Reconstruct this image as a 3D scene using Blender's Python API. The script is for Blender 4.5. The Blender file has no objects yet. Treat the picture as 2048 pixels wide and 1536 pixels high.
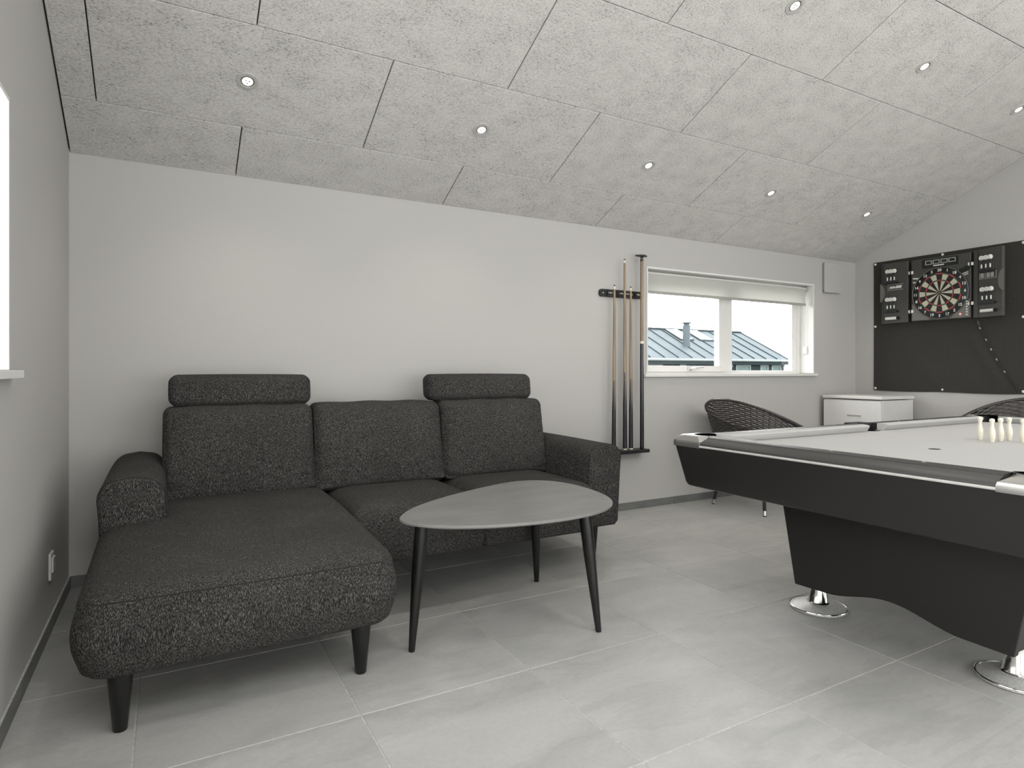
import bpy, bmesh, math, random
from mathutils import Vector, Matrix, Euler
random.seed(4)
PI = math.pi
scene = bpy.context.scene
COL = scene.collection
rad = math.radians

# ------------------------------------------------------------------ camera
CAM_H = 1.055
cam_data = bpy.data.cameras.new('camera')
cam_data.sensor_fit = 'HORIZONTAL'
cam_data.sensor_width = 36.0
cam_data.lens = 1237.7 / 2048 * 36.0
cam_data.shift_y = -25.9 / 2048
cam_data.clip_start = 0.02
cam_data.clip_end = 300
cam = bpy.data.objects.new('camera', cam_data)
COL.objects.link(cam)
cam.location = (0, 0, CAM_H)
cam.rotation_euler = (rad(90), 0, rad(-29.2))
scene.camera = cam

# ------------------------------------------------------------------ sky, daylight, exposure
world = bpy.data.worlds.new('overcast_sky')
scene.world = world
world.use_nodes = True
wn = world.node_tree.nodes
wn['Background'].inputs[0].default_value = (1.0, 0.968, 0.955, 1)
wn['Background'].inputs[1].default_value = 3.7
scene.view_settings.view_transform = 'Standard'
scene.view_settings.look = 'None'
scene.view_settings.gamma = 1.0
scene.view_settings.use_curve_mapping = False
scene.view_settings.exposure = 0.88

# room dimensions (metres, camera above the origin)
XL, XR, YB, YR = -0.413, 5.94, 3.68, -2.9
RIDGE = 0.39
ZE = 2.118
T = math.tan(rad(25))
def ceil_z(y):
    return ZE + T * (YB - y) if y >= RIDGE else ZE + T * (YB - RIDGE) - T * (RIDGE - y)
WIN1 = (3.25, 5.295, 1.022, 1.868)        # back wall window: x0 x1 z0 z1
WIN2 = (0.30, 2.354, 1.045, 1.873)        # left wall window: y0 y1 z0 z1
ADDED_WIN3 = (-0.1, 4.6, 0.02, 2.06)             # glazed doors added in the unseen rear wall to brighten the room
ADDED_WIN4 = (-2.5, -0.4, 0.02, 2.06)            # glazed door added to the right wall out of view, for more daylight: y0 y1 z0 z1
ADDED_WIN5 = (-2.6, -0.2, 0.02, 2.06)           # added glazed door, left wall behind the camera, fills the right side: y0 y1 z0 z1
ADDED_ROOFWIN = [(-0.3, 1.15), (1.95, 3.4), (4.2, 5.65)]    # roof windows added out of view either side of the ridge, for brightness: x ranges
ROOFY = [(0.47, 1.10), (-1.75, -0.25)]     # their y ranges (front and rear slope)

def portal(name, loc, rot, sx, sy):
    l = bpy.data.lights.new(name, 'AREA')
    l.shape = 'RECTANGLE'; l.size = sx; l.size_y = sy
    l.cycles.is_portal = True
    o = bpy.data.objects.new(name, l); COL.objects.link(o)
    o.location = loc; o.rotation_euler = rot
    return o
portal('daylight_portal_back', ((WIN1[0]+WIN1[1])/2, YB+0.27, (WIN1[2]+WIN1[3])/2), (rad(-90), 0, 0), WIN1[1]-WIN1[0], WIN1[3]-WIN1[2])
portal('daylight_portal_left', (XL-0.27, (WIN2[0]+WIN2[1])/2, (WIN2[2]+WIN2[3])/2), (rad(-90), 0, rad(90)), WIN2[1]-WIN2[0], WIN2[3]-WIN2[2])
portal('portal_added_rear_doors', ((ADDED_WIN3[0]+ADDED_WIN3[1])/2, YR-0.27, (ADDED_WIN3[2]+ADDED_WIN3[3])/2), (rad(90), 0, 0), ADDED_WIN3[1]-ADDED_WIN3[0], ADDED_WIN3[3]-ADDED_WIN3[2])

portal('portal_added_right_door', (XR+0.27, (ADDED_WIN4[0]+ADDED_WIN4[1])/2, (ADDED_WIN4[2]+ADDED_WIN4[3])/2), (rad(-90), 0, rad(-90)), ADDED_WIN4[1]-ADDED_WIN4[0], ADDED_WIN4[3]-ADDED_WIN4[2])
portal('portal_added_left_door', (XL-0.27, (ADDED_WIN5[0]+ADDED_WIN5[1])/2, (ADDED_WIN5[2]+ADDED_WIN5[3])/2), (rad(-90), 0, rad(90)), ADDED_WIN5[1]-ADDED_WIN5[0], ADDED_WIN5[3]-ADDED_WIN5[2])
for RWY in ROOFY:
    for xa, xb in ADDED_ROOFWIN:
        ym = sum(RWY)/2; sg = -1 if ym < RIDGE else 1
        portal('portal_added_roof_window', ((xa+xb)/2, ym + sg*0.24*math.sin(rad(25)), ceil_z(ym) + 0.24*math.cos(rad(25))), (rad(-25*sg), 0, 0), xb-xa, (RWY[1]-RWY[0])/math.cos(rad(25)))
c_ = scene.cycles
c_.max_bounces = 7; c_.diffuse_bounces = 4; c_.glossy_bounces = 3; c_.transmission_bounces = 4; c_.transparent_max_bounces = 8
c_.adaptive_threshold = 0.02
c_.caustics_reflective = False; c_.caustics_refractive = False

# ------------------------------------------------------------------ materials
def lin(c):
    c = c / 255.0
    return c / 12.92 if c <= 0.04045 else ((c + 0.055) / 1.055) ** 2.4
def rgb(r, g=None, b=None):
    if g is None: g = b = r
    return (lin(r), lin(g), lin(b), 1)
MATS = {}
def M(name, color, rough=0.5, metal=0.0, spec=0.5, noise=None, bump=None, coat=0.0):
    """noise = (scale xyz, colour2, lo, hi, detail); bump = (scale xyz, strength, distance)"""
    m = bpy.data.materials.new(name); m.use_nodes = True
    nt = m.node_tree; b = nt.nodes['Principled BSDF']
    b.inputs['Base Color'].default_value = color
    b.inputs['Roughness'].default_value = rough
    b.inputs['Metallic'].default_value = metal
    b.inputs['Specular IOR Level'].default_value = spec
    if coat: b.inputs['Coat Weight'].default_value = coat; b.inputs['Coat Roughness'].default_value = 0.08
    if noise or bump:
        tc = nt.nodes.new('ShaderNodeTexCoord')
    if noise:
        sc, c2, lo, hi, det = noise
        mp = nt.nodes.new('ShaderNodeMapping'); mp.inputs['Scale'].default_value = sc
        nz = nt.nodes.new('ShaderNodeTexNoise'); nz.inputs['Scale'].default_value = 1; nz.inputs['Detail'].default_value = det
        cr = nt.nodes.new('ShaderNodeValToRGB')
        cr.color_ramp.elements[0].position = lo; cr.color_ramp.elements[0].color = c2
        cr.color_ramp.elements[1].position = hi; cr.color_ramp.elements[1].color = color
        nt.links.new(tc.outputs['Object'], mp.inputs['Vector']); nt.links.new(mp.outputs[0], nz.inputs['Vector'])
        nt.links.new(nz.outputs['Fac'], cr.inputs['Fac']); nt.links.new(cr.outputs[0], b.inputs['Base Color'])
    if bump:
        sc, st, ds = bump
        mp = nt.nodes.new('ShaderNodeMapping'); mp.inputs['Scale'].default_value = sc
        nz = nt.nodes.new('ShaderNodeTexNoise'); nz.inputs['Scale'].default_value = 1; nz.inputs['Detail'].default_value = 3
        bp = nt.nodes.new('ShaderNodeBump'); bp.inputs['Strength'].default_value = st; bp.inputs['Distance'].default_value = ds
        nt.links.new(tc.outputs['Object'], mp.inputs['Vector']); nt.links.new(mp.outputs[0], nz.inputs['Vector'])
        nt.links.new(nz.outputs['Fac'], bp.inputs['Height']); nt.links.new(bp.outputs[0], b.inputs['Normal'])
    MATS[name] = m
    return m

paint = M('wall_paint', rgb(180, 178, 175), 0.75, spec=0.25, bump=((60, 60, 60), 0.05, 0.002))
white = M('white_lacquer', rgb(222, 221, 218), 0.38, noise=((3, 3, 3), rgb(216, 215, 212), 0.3, 0.7, 2))
offwhite = M('white_laminate', rgb(216, 215, 211), 0.42, noise=((4, 4, 4), rgb(208, 207, 203), 0.3, 0.7, 2))
skirt_mat = M('skirting_tile', rgb(112, 114, 111), 0.5, noise=((6, 6, 20), rgb(92, 94, 92), 0.3, 0.7, 4))
grout = M('grout', rgb(200, 199, 195), 0.85, noise=((80, 80, 80), rgb(165, 164, 160), 0.3, 0.7, 2))
chrome = M('polished_chrome', rgb(225, 224, 222), 0.12, 1.0, bump=((300, 300, 300), 0.03, 0.001))
chrome_rough = M('hammered_chrome', rgb(232, 231, 228), 0.38, 0.45, noise=((420, 420, 420), rgb(150, 149, 147), 0.32, 0.6, 3), bump=((320, 320, 320), 0.4, 0.002))
cast_alu = M('cast_aluminium', rgb(176, 175, 172), 0.3, 0.9, bump=((60, 60, 60), 0.03, 0.001))
trim_alu = M('satin_aluminium_trim', rgb(226, 225, 222), 0.45, 0.6, noise=((40, 40, 40), rgb(216, 215, 212), 0.3, 0.7, 2))
alu = M('brushed_aluminium', rgb(215, 214, 211), 0.26, 1.0, bump=((20, 400, 20), 0.04, 0.001))
black_lam = M('black_laminate', rgb(34, 33, 32), 0.42, spec=0.4, bump=((120, 120, 120), 0.03, 0.001))
rail_mat = M('dark_rail_laminate', rgb(50, 49, 48), 0.42, spec=0.75, bump=((25, 300, 25), 0.02, 0.0008))
black_pl = M('black_plastic', rgb(20, 21, 24), 0.45, noise=((30, 30, 30), rgb(14, 15, 20), 0.3, 0.7, 2))
charcoal_pl = M('charcoal_plastic', rgb(68, 67, 64), 0.5, noise=((200, 200, 200), rgb(56, 55, 53), 0.3, 0.7, 2))
grey_pl = M('grey_plastic', rgb(110, 109, 104), 0.45, noise=((150, 150, 150), rgb(95, 94, 90), 0.3, 0.7, 2))
cloth = M('pale_grey_baize', rgb(180, 179, 177), 0.9, spec=0.15, noise=((400, 400, 400), rgb(168, 167, 165), 0.3, 0.7, 2))
black_wood = M('black_stained_wood', rgb(13, 13, 13), 0.34, spec=0.4, noise=((60, 60, 4), rgb(26, 25, 25), 0.3, 0.7, 4))
table_top = M('grey_stone_laminate', rgb(128, 127, 125), 0.42, noise=((5, 14, 5), rgb(114, 113, 111), 0.3, 0.75, 5))
pin_mat = M('ivory_pin', rgb(224, 220, 206), 0.35, noise=((30, 30, 8), rgb(222, 216, 200), 0.3, 0.7, 2))
felt_mat = M('black_mat_cloth', rgb(66, 65, 61), 0.9, spec=0.15, noise=((260, 260, 260), rgb(46, 45, 43), 0.3, 0.7, 3), bump=((500, 500, 500), 0.2, 0.001))
wicker = M('brown_black_wicker', rgb(66, 61, 58), 0.36, spec=0.6, noise=((90, 90, 90), rgb(38, 35, 34), 0.3, 0.7, 2))
maple = M('maple_shaft', rgb(160, 138, 112), 0.35, noise=((60, 60, 3), rgb(112, 94, 76), 0.3, 0.7, 3))
cue_black = M('cue_butt_black', rgb(22, 23, 27), 0.25, noise=((80, 80, 4), rgb(40, 38, 44), 0.3, 0.7, 3))
ivory = M('ferrule_ivory', rgb(225, 220, 205), 0.4, noise=((100, 100, 100), rgb(215, 208, 190), 0.3, 0.7, 2))
tip_mat = M('leather_tip', rgb(30, 34, 44), 0.8, noise=((200, 200, 200), rgb(20, 22, 30), 0.3, 0.7, 2))
cream_seg = M('dart_cream', rgb(196, 192, 172), 0.6, noise=((300, 300, 300), rgb(176, 172, 152), 0.3, 0.7, 2))
black_seg = M('dart_black', rgb(22, 18, 20), 0.6, noise=((300, 300, 300), rgb(34, 26, 28), 0.3, 0.7, 2))
red_seg = M('dart_red', rgb(176, 66, 66), 0.55, noise=((300, 300, 300), rgb(150, 56, 58), 0.3, 0.7, 2))
green_seg = M('dart_green', rgb(52, 78, 58), 0.55, noise=((300, 300, 300), rgb(40, 62, 48), 0.3, 0.7, 2))
white_print = M('white_print', rgb(226, 225, 220), 0.5, noise=((200, 200, 200), rgb(212, 211, 205), 0.3, 0.7, 2))
grey_print = M('grey_print', rgb(165, 164, 158), 0.5, noise=((200, 200, 200), rgb(150, 149, 143), 0.3, 0.7, 2))
roof_mat = M('blue_grey_roof_metal', rgb(76, 86, 91), 0.6, spec=0.2, noise=((0.6, 0.6, 0.6), rgb(68, 79, 85), 0.3, 0.7, 3))
seam_mat = M('roof_seam_metal', rgb(34, 45, 52), 0.6, spec=0.2, noise=((2, 2, 2), rgb(28, 38, 44), 0.3, 0.7, 2))
cladding = M('blue_grey_cladding', rgb(38, 50, 56), 0.8, spec=0.2, noise=((1, 1, 30), rgb(28, 39, 45), 0.3, 0.7, 3))
out_white = M('exterior_white', rgb(128, 136, 138), 0.6, spec=0.2, noise=((2, 2, 2), rgb(120, 129, 132), 0.3, 0.7, 2))
out_glass = M('house_window_glass', rgb(84, 104, 104), 0.3, spec=0.2, noise=((1, 1, 1), rgb(74, 94, 96), 0.3, 0.7, 2))
sky_glass = M('skylight_glass', rgb(215, 222, 224), 0.08, noise=((1, 1, 1), rgb(200, 210, 214), 0.3, 0.7, 2))
grass = M('outdoor_grass', rgb(78, 88, 66), 0.95, noise=((2, 2, 2), rgb(58, 70, 50), 0.3, 0.7, 5))

def nodes_of(name):
    m = bpy.data.materials.new(name); m.use_nodes = True
    MATS[name] = m
    return m, m.node_tree, m.node_tree.nodes, m.node_tree.links, m.node_tree.nodes['Principled BSDF']
def add_map(nt, tc_out, scale, offs=None, rot=None):
    mp = nt.nodes.new('ShaderNodeMapping'); mp.inputs['Scale'].default_value = scale
    if rot: mp.inputs['Rotation'].default_value = rot
    nt.links.new(tc_out, mp.inputs['Vector'])
    if offs is not None: nt.links.new(offs, mp.inputs['Location'])
    return mp.outputs[0]
def add_noise(nt, vec, detail=3, rough=0.5, dist=0.0):
    nz = nt.nodes.new('ShaderNodeTexNoise'); nz.inputs['Scale'].default_value = 1
    nz.inputs['Detail'].default_value = detail; nz.inputs['Roughness'].default_value = rough; nz.inputs['Distortion'].default_value = dist
    nt.links.new(vec, nz.inputs['Vector']); return nz.outputs['Fac']
def add_ramp(nt, fac, *stops):
    cr = nt.nodes.new('ShaderNodeValToRGB'); el = cr.color_ramp.elements
    while len(el) < len(stops): el.new(0.5)
    for e, (p, c) in zip(el, stops): e.position = p; e.color = c
    nt.links.new(fac, cr.inputs['Fac']); return cr.outputs[0]
def add_mix(nt, a, b, fac, mode='MIX'):
    mx = nt.nodes.new('ShaderNodeMix'); mx.data_type = 'RGBA'; mx.blend_type = mode
    if isinstance(fac, float): mx.inputs[0].default_value = fac
    else: nt.links.new(fac, mx.inputs[0])
    nt.links.new(a, mx.inputs[6]); nt.links.new(b, mx.inputs[7]); return mx.outputs[2]
def rand_offset(nt, mul=37.0):
    oi = nt.nodes.new('ShaderNodeObjectInfo')
    cb = nt.nodes.new('ShaderNodeCombineXYZ')
    for i, k in enumerate((1.0, 1.7, 0.6)):
        mt = nt.nodes.new('ShaderNodeMath'); mt.operation = 'MULTIPLY'; mt.inputs[1].default_value = mul * k
        nt.links.new(oi.outputs['Random'], mt.inputs[0]); nt.links.new(mt.outputs[0], cb.inputs[i])
    return cb.outputs[0]

# wood-wool ceiling panel
woodwool, nt, nd, lk, bs = nodes_of('wood_wool')
tc = nd.new('ShaderNodeTexCoord'); off = rand_offset(nt)
f1 = add_noise(nt, add_map(nt, tc.outputs['Object'], (95, 340, 95), off), 3, 0.6, 0.7)
f2 = add_noise(nt, add_map(nt, tc.outputs['Object'], (8, 11, 8), off), 2)
ma = nd.new('ShaderNodeMath'); ma.operation = 'MULTIPLY_ADD'; ma.inputs[1].default_value = 0.18; lk.new(f2, ma.inputs[0]); lk.new(f1, ma.inputs[2])
c1 = add_ramp(nt, ma.outputs[0], (0.40, rgb(108, 107, 103)), (0.51, rgb(184, 182, 178)), (0.64, rgb(201, 199, 195)), (0.78, rgb(214, 212, 208)))
lk.new(c1, bs.inputs['Base Color'])
bp = nd.new('ShaderNodeBump'); bp.inputs['Strength'].default_value = 0.35; bp.inputs['Distance'].default_value = 0.003
lk.new(f1, bp.inputs['Height']); lk.new(bp.outputs[0], bs.inputs['Normal'])
bs.inputs['Roughness'].default_value = 0.95; bs.inputs['Specular IOR Level'].default_value = 0.1

# slate-look floor tile
tile_mat, nt, nd, lk, bs = nodes_of('slate_tile')
tc = nd.new('ShaderNodeTexCoord'); off = rand_offset(nt, 53.0)
f1 = add_noise(nt, add_map(nt, tc.outputs['Object'], (2.0, 3.6, 1), off, (0, 0, rad(24))), 6, 0.55, 0.9)
f2 = add_noise(nt, add_map(nt, tc.outputs['Object'], (60, 60, 60), off), 4, 0.6)
f3 = add_noise(nt, add_map(nt, tc.outputs['Object'], (0.9, 3.4, 1), off, (0, 0, rad(-12))), 9, 0.6, 0.4)
c1 = add_ramp(nt, f1, (0.30, rgb(165, 165, 162)), (0.5, rgb(175, 174, 171)), (0.72, rgb(183, 182, 179)))
c3 = add_ramp(nt, f3, (0.40, rgb(255)), (0.47, rgb(246)), (0.492, rgb(255)), (0.56, rgb(252)))
c2 = add_ramp(nt, f2, (0.3, rgb(246)), (0.7, rgb(255)))
lk.new(add_mix(nt, add_mix(nt, c1, c2, 1.0, 'MULTIPLY'), c3, 1.0, 'MULTIPLY'), bs.inputs['Base Color'])
bp = nd.new('ShaderNodeBump'); bp.inputs['Strength'].default_value = 0.12; bp.inputs['Distance'].default_value = 0.003
lk.new(f3, bp.inputs['Height']); lk.new(bp.outputs[0], bs.inputs['Normal'])
bs.inputs['Roughness'].default_value = 0.48; bs.inputs['Specular IOR Level'].default_value = 0.4

# melange sofa fabric
fabric, nt, nd, lk, bs = nodes_of('charcoal_melange_fabric')
tc = nd.new('ShaderNodeTexCoord')
f1 = add_noise(nt, add_map(nt, tc.outputs['Object'], (620, 420, 115)), 2, 0.6)
f2 = add_noise(nt, add_map(nt, tc.outputs['Object'], (4, 4, 4)), 2)
c1 = add_ramp(nt, f1, (0.36, rgb(22, 22, 21)), (0.52, rgb(52, 51, 50)), (0.68, rgb(112, 110, 107)))
c2 = add_ramp(nt, f2, (0.3, rgb(235)), (0.7, rgb(255)))
lk.new(add_mix(nt, c1, c2, 1.0, 'MULTIPLY'), bs.inputs['Base Color'])
bp = nd.new('ShaderNodeBump'); bp.inputs['Strength'].default_value = 0.25; bp.inputs['Distance'].default_value = 0.002
lk.new(f1, bp.inputs['Height']); lk.new(bp.outputs[0], bs.inputs['Normal'])
bs.inputs['Roughness'].default_value = 0.95; bs.inputs['Specular IOR Level'].default_value = 0.15

# window glass: clear with a faint reflection
glass, nt, nd, lk, bs = nodes_of('window_glass')
nd.remove(bs)
tr = nd.new('ShaderNodeBsdfTransparent'); tr.inputs[0].default_value = (0.96, 0.98, 0.98, 1)
gl = nd.new('ShaderNodeBsdfGlossy'); gl.inputs['Roughness'].default_value = 0.02
mx = nd.new('ShaderNodeMixShader'); mx.inputs[0].default_value = 0.06
lk.new(tr.outputs[0], mx.inputs[1]); lk.new(gl.outputs[0], mx.inputs[2]); lk.new(mx.outputs[0], nd['Material Output'].inputs[0])

# roller blind cloth: lets daylight through
blind_mat, nt, nd, lk, bs = nodes_of('roller_blind_cloth')
df = nd.new('ShaderNodeBsdfTranslucent'); df.inputs[0].default_value = rgb(222, 221, 218)
d2 = nd.new('ShaderNodeBsdfDiffuse'); d2.inputs[0].default_value = rgb(225, 224, 221)
mx = nd.new('ShaderNodeMixShader'); mx.inputs[0].default_value = 0.45
nd.remove(bs)
lk.new(df.outputs[0], mx.inputs[1]); lk.new(d2.outputs[0], mx.inputs[2]); lk.new(mx.outputs[0], nd['Material Output'].inputs[0])

def emitter(name, color, strength):
    m, nt, nd, lk, bs = nodes_of(name)
    bs.inputs['Base Color'].default_value = color
    bs.inputs['Emission Color'].default_value = color
    bs.inputs['Emission Strength'].default_value = strength
    return m
lamp_glow = emitter('lamp_glow', (1.0, 0.93, 0.80, 1), 0.75)
led_red = emitter('red_led', (1.0, 0.12, 0.10, 1), 2.0)

# ------------------------------------------------------------------ mesh helpers
def box(bm, x0, x1, y0, y1, z0, z1):
    vs = [bm.verts.new((x, y, z)) for z in (z0, z1) for y in (y0, y1) for x in (x0, x1)]
    for f in ((0, 2, 3, 1), (4, 5, 7, 6), (0, 1, 5, 4), (2, 6, 7, 3), (0, 4, 6, 2), (1, 3, 7, 5)):
        bm.faces.new([vs[i] for i in f])
    return vs
def prism(bm, poly, fn0, fn1):
    """two copies of a polygon (2-D points) mapped by fn0 / fn1 and joined"""
    a = [bm.verts.new(fn0(*p)) for p in poly]; b = [bm.verts.new(fn1(*p)) for p in poly]
    n = len(poly)
    bm.faces.new(a[::-1]); bm.faces.new(b)
    for i in range(n):
        bm.faces.new((a[i], a[(i + 1) % n], b[(i + 1) % n], b[i]))
def lathe(bm, prof, seg=24, mat=None):
    rings = []
    for r, z in prof:
        if r < 1e-6: rings.append([bm.verts.new((0, 0, z))])
        else: rings.append([bm.verts.new((r * math.cos(2 * PI * i / seg), r * math.sin(2 * PI * i / seg), z)) for i in range(seg)])
    for a, b in zip(rings, rings[1:]):
        for i in range(seg):
            j = (i + 1) % seg
            if len(a) == 1 and len(b) == 1: continue
            if len(a) == 1: bm.faces.new((a[0], b[i], b[j]))
            elif len(b) == 1: bm.faces.new((a[i], a[j], b[0]))
            else: bm.faces.new((a[i], a[j], b[j], b[i]))
    if mat is not None:
        for r in rings:
            for v in r: v.co = mat @ v.co
def tube(bm, pts, radii, seg=10, caps=True, closed=False):
    pts = [Vector(p) for p in pts]; n = len(pts)
    if not hasattr(radii, '__len__'): radii = [radii] * n
    rings = []; up = None
    for i, p in enumerate(pts):
        if closed: t = (pts[(i + 1) % n] - pts[i - 1]).normalized()
        else: t = (pts[min(i + 1, n - 1)] - pts[max(i - 1, 0)]).normalized()
        if up is None:
            up = Vector((0, 0, 1)) if abs(t.z) < 0.9 else Vector((1, 0, 0))
        s = t.cross(up)
        if s.length < 1e-6: s = t.cross(Vector((0, 1, 0)))
        s.normalize(); u = s.cross(t).normalized(); up = u
        rings.append([bm.verts.new(p + (s * math.cos(2 * PI * k / seg) + u * math.sin(2 * PI * k / seg)) * radii[i]) for k in range(seg)])
    m = n if closed else n - 1
    for i in range(m):
        a, b = rings[i], rings[(i + 1) % n]
        for k in range(seg):
            bm.faces.new((a[k], a[(k + 1) % seg], b[(k + 1) % seg], b[k]))
    if caps and not closed:
        bm.faces.new(rings[0][::-1]); bm.faces.new(rings[-1])
def rb_map(c, s, r, puff=(0, 0, 0), fn=None):
    """maps cube coordinates in [-1,1]^3 to a rounded, puffed box"""
    hx, hy, hz = s[0] / 2, s[1] / 2, s[2] / 2
    def f(u, v, w):
        p = Vector((u * hx, v * hy, w * hz))
        q = Vector((max(-hx + r, min(hx - r, p.x)), max(-hy + r, min(hy - r, p.y)), max(-hz + r, min(hz - r, p.z))))
        d = p - q
        if d.length > 1e-9: p = q + d.normalized() * min(r, r)
        def wgt(a, b): return max(0, 1 - a * a) ** 0.7 * max(0, 1 - b * b) ** 0.7
        if puff[0]: p.x += puff[0] * wgt(v, w) * u
        if puff[1]: p.y += puff[1] * wgt(u, w) * v
        if puff[2]: p.z += puff[2] * wgt(u, v) * w
        if fn: p = fn(p, u, v, w)
        return p + Vector(c)
    return f
def spaced(h, r, n):
    """cube coordinates along one axis, dense in the rounded rim"""
    k = max(0.0, 1 - r / h)
    rim = [1 - (1 - k) * (1 - math.sin(i / 5 * PI / 2)) if False else k + (1 - k) * math.tan(i / 5 * PI / 4) for i in range(6)]
    inner = [-k + 2 * k * i / n for i in range(1, n)]
    return sorted([-a for a in rim] + inner + rim)
def rounded_box(bm, c, s, r, puff=(0, 0, 0), fn=None, n=8):
    f = rb_map(c, s, r, puff, fn)
    ax = [spaced(s[i] / 2, r, n) for i in range(3)]
    cache = {}
    def vert(u, v, w):
        k = (round(u, 6), round(v, 6), round(w, 6))
        if k not in cache: cache[k] = bm.verts.new(f(u, v, w))
        return cache[k]
    U, V, W = ax
    for s1 in (-1, 1):
        for A, B, mk, fl in ((U, V, lambda a, b: (a, b, s1), s1 > 0), (V, W, lambda a, b: (s1, a, b), s1 > 0), (U, W, lambda a, b: (a, s1, b), s1 < 0)):
            for i in range(len(A) - 1):
                for j in range(len(B) - 1):
                    q = [vert(*mk(A[i], B[j])), vert(*mk(A[i + 1], B[j])), vert(*mk(A[i + 1], B[j + 1])), vert(*mk(A[i], B[j + 1]))]
                    if len(set(q)) < 4: continue
                    try: bm.faces.new(q if fl else q[::-1])
                    except ValueError: pass
    return f
def obj(name, bm, mat, parent=None, smooth=False, bevel=None, angle=40):
    me = bpy.data.meshes.new(name)
    bmesh.ops.recalc_face_normals(bm, faces=bm.faces)
    bm.to_mesh(me); bm.free()
    me.materials.append(mat)
    o = bpy.data.objects.new(name, me); COL.objects.link(o)
    if parent is not None: o.parent = parent
    if smooth:
        for p in me.polygons: p.use_smooth = True
        if angle < 180: me.set_sharp_from_angle(angle=rad(angle))
    if bevel:
        md = o.modifiers.new('bevel', 'BEVEL'); md.width = bevel; md.segments = 2; md.limit_method = 'ANGLE'; md.angle_limit = rad(35)
    return o
def wpart(name, bm, mat, parent, **k):
    """a part built in world coordinates under an unrotated thing"""
    bmesh.ops.translate(bm, verts=bm.verts, vec=-parent.location)
    return obj(name, bm, mat, parent, **k)
def wsub(name, bm, mat, part, **k):
    """a sub-part in world coordinates: part sits at the thing's origin"""
    bmesh.ops.translate(bm, verts=bm.verts, vec=-part.parent.location)
    return obj(name, bm, mat, part, **k)
def tag(o, label, cat, group=None):
    o['label'] = label; o['category'] = cat
    if group: o['group'] = group
    return o
def thing(name, label, cat, loc=(0, 0, 0), rz=0.0, group=None):
    o = bpy.data.objects.new(name, None); o.empty_display_size = 0.1
    COL.objects.link(o); o.location = loc; o.rotation_euler = (0, 0, rz)
    return tag(o, label, cat, group)
def structure(o):
    o['kind'] = 'structure'; return o
def instance(src, parent, loc=None, rot=None, name=None):
    c = src.copy(); COL.objects.link(c); c.parent = parent
    if loc is not None: c.location = loc
    if rot is not None: c.rotation_euler = rot
    return c
def boxpart(name, mat, parent, x0, x1, y0, y1, z0, z1, bevel=None, sub=False):
    bm = bmesh.new(); box(bm, x0, x1, y0, y1, z0, z1)
    return (wsub if sub else wpart)(name, bm, mat, parent, bevel=bevel)

# ------------------------------------------------------------------ floor: grouted slab and tiles
bm = bmesh.new(); box(bm, XL, XR, YR, YB, -0.12, -0.0016)
floor = structure(obj('floor', bm, grout))
TX0, TPX, TY0, TPY, GAP = 0.522, 0.601, 1.283, 0.598, 0.004
def cuts(a, b, origin, pitch):
    xs = [a]; k = math.ceil((a - origin) / pitch - 1e-6)
    while origin + k * pitch < b - 1e-6:
        v = origin + k * pitch
        if v - xs[-1] > 0.02: xs.append(v)
        k += 1
    if b - xs[-1] < 0.02: xs.pop()
    return xs + [b]
tile_meshes = {}
def tile_mesh(w, h):
    k = (round(w, 3), round(h, 3))
    if k not in tile_meshes:
        bm = bmesh.new(); e = 0.0012
        a = w / 2 - GAP / 2; b = h / 2 - GAP / 2
        lo = [bm.verts.new((x, y, -0.008)) for x, y in ((-a, -b), (a, -b), (a, b), (-a, b))]
        m1 = [bm.verts.new((x, y, -e)) for x, y in ((-a, -b), (a, -b), (a, b), (-a, b))]
        t = [bm.verts.new((x, y, 0)) for x, y in ((-a + e, -b + e), (a - e, -b + e), (a - e, b - e), (-a + e, b - e))]
        bm.faces.new(t)
        for i in range(4):
            j = (i + 1) % 4
            bm.faces.new((lo[i], lo[j], m1[j], m1[i])); bm.faces.new((m1[i], m1[j], t[j], t[i]))
        me = bpy.data.meshes.new('tile'); bm.to_mesh(me); bm.free(); me.materials.append(tile_mat)
        tile_meshes[k] = me
    return tile_meshes[k]
fx = cuts(XL, XR, TX0, TPX); fy = cuts(YR, YB, TY0, TPY)
for i in range(len(fx) - 1):
    for j in range(len(fy) - 1):
        o = bpy.data.objects.new('tile', tile_mesh(fx[i + 1] - fx[i], fy[j + 1] - fy[j]))
        COL.objects.link(o); o.parent = floor
        o.location = ((fx[i] + fx[i + 1]) / 2, (fy[j] + fy[j + 1]) / 2, 0)

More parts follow.
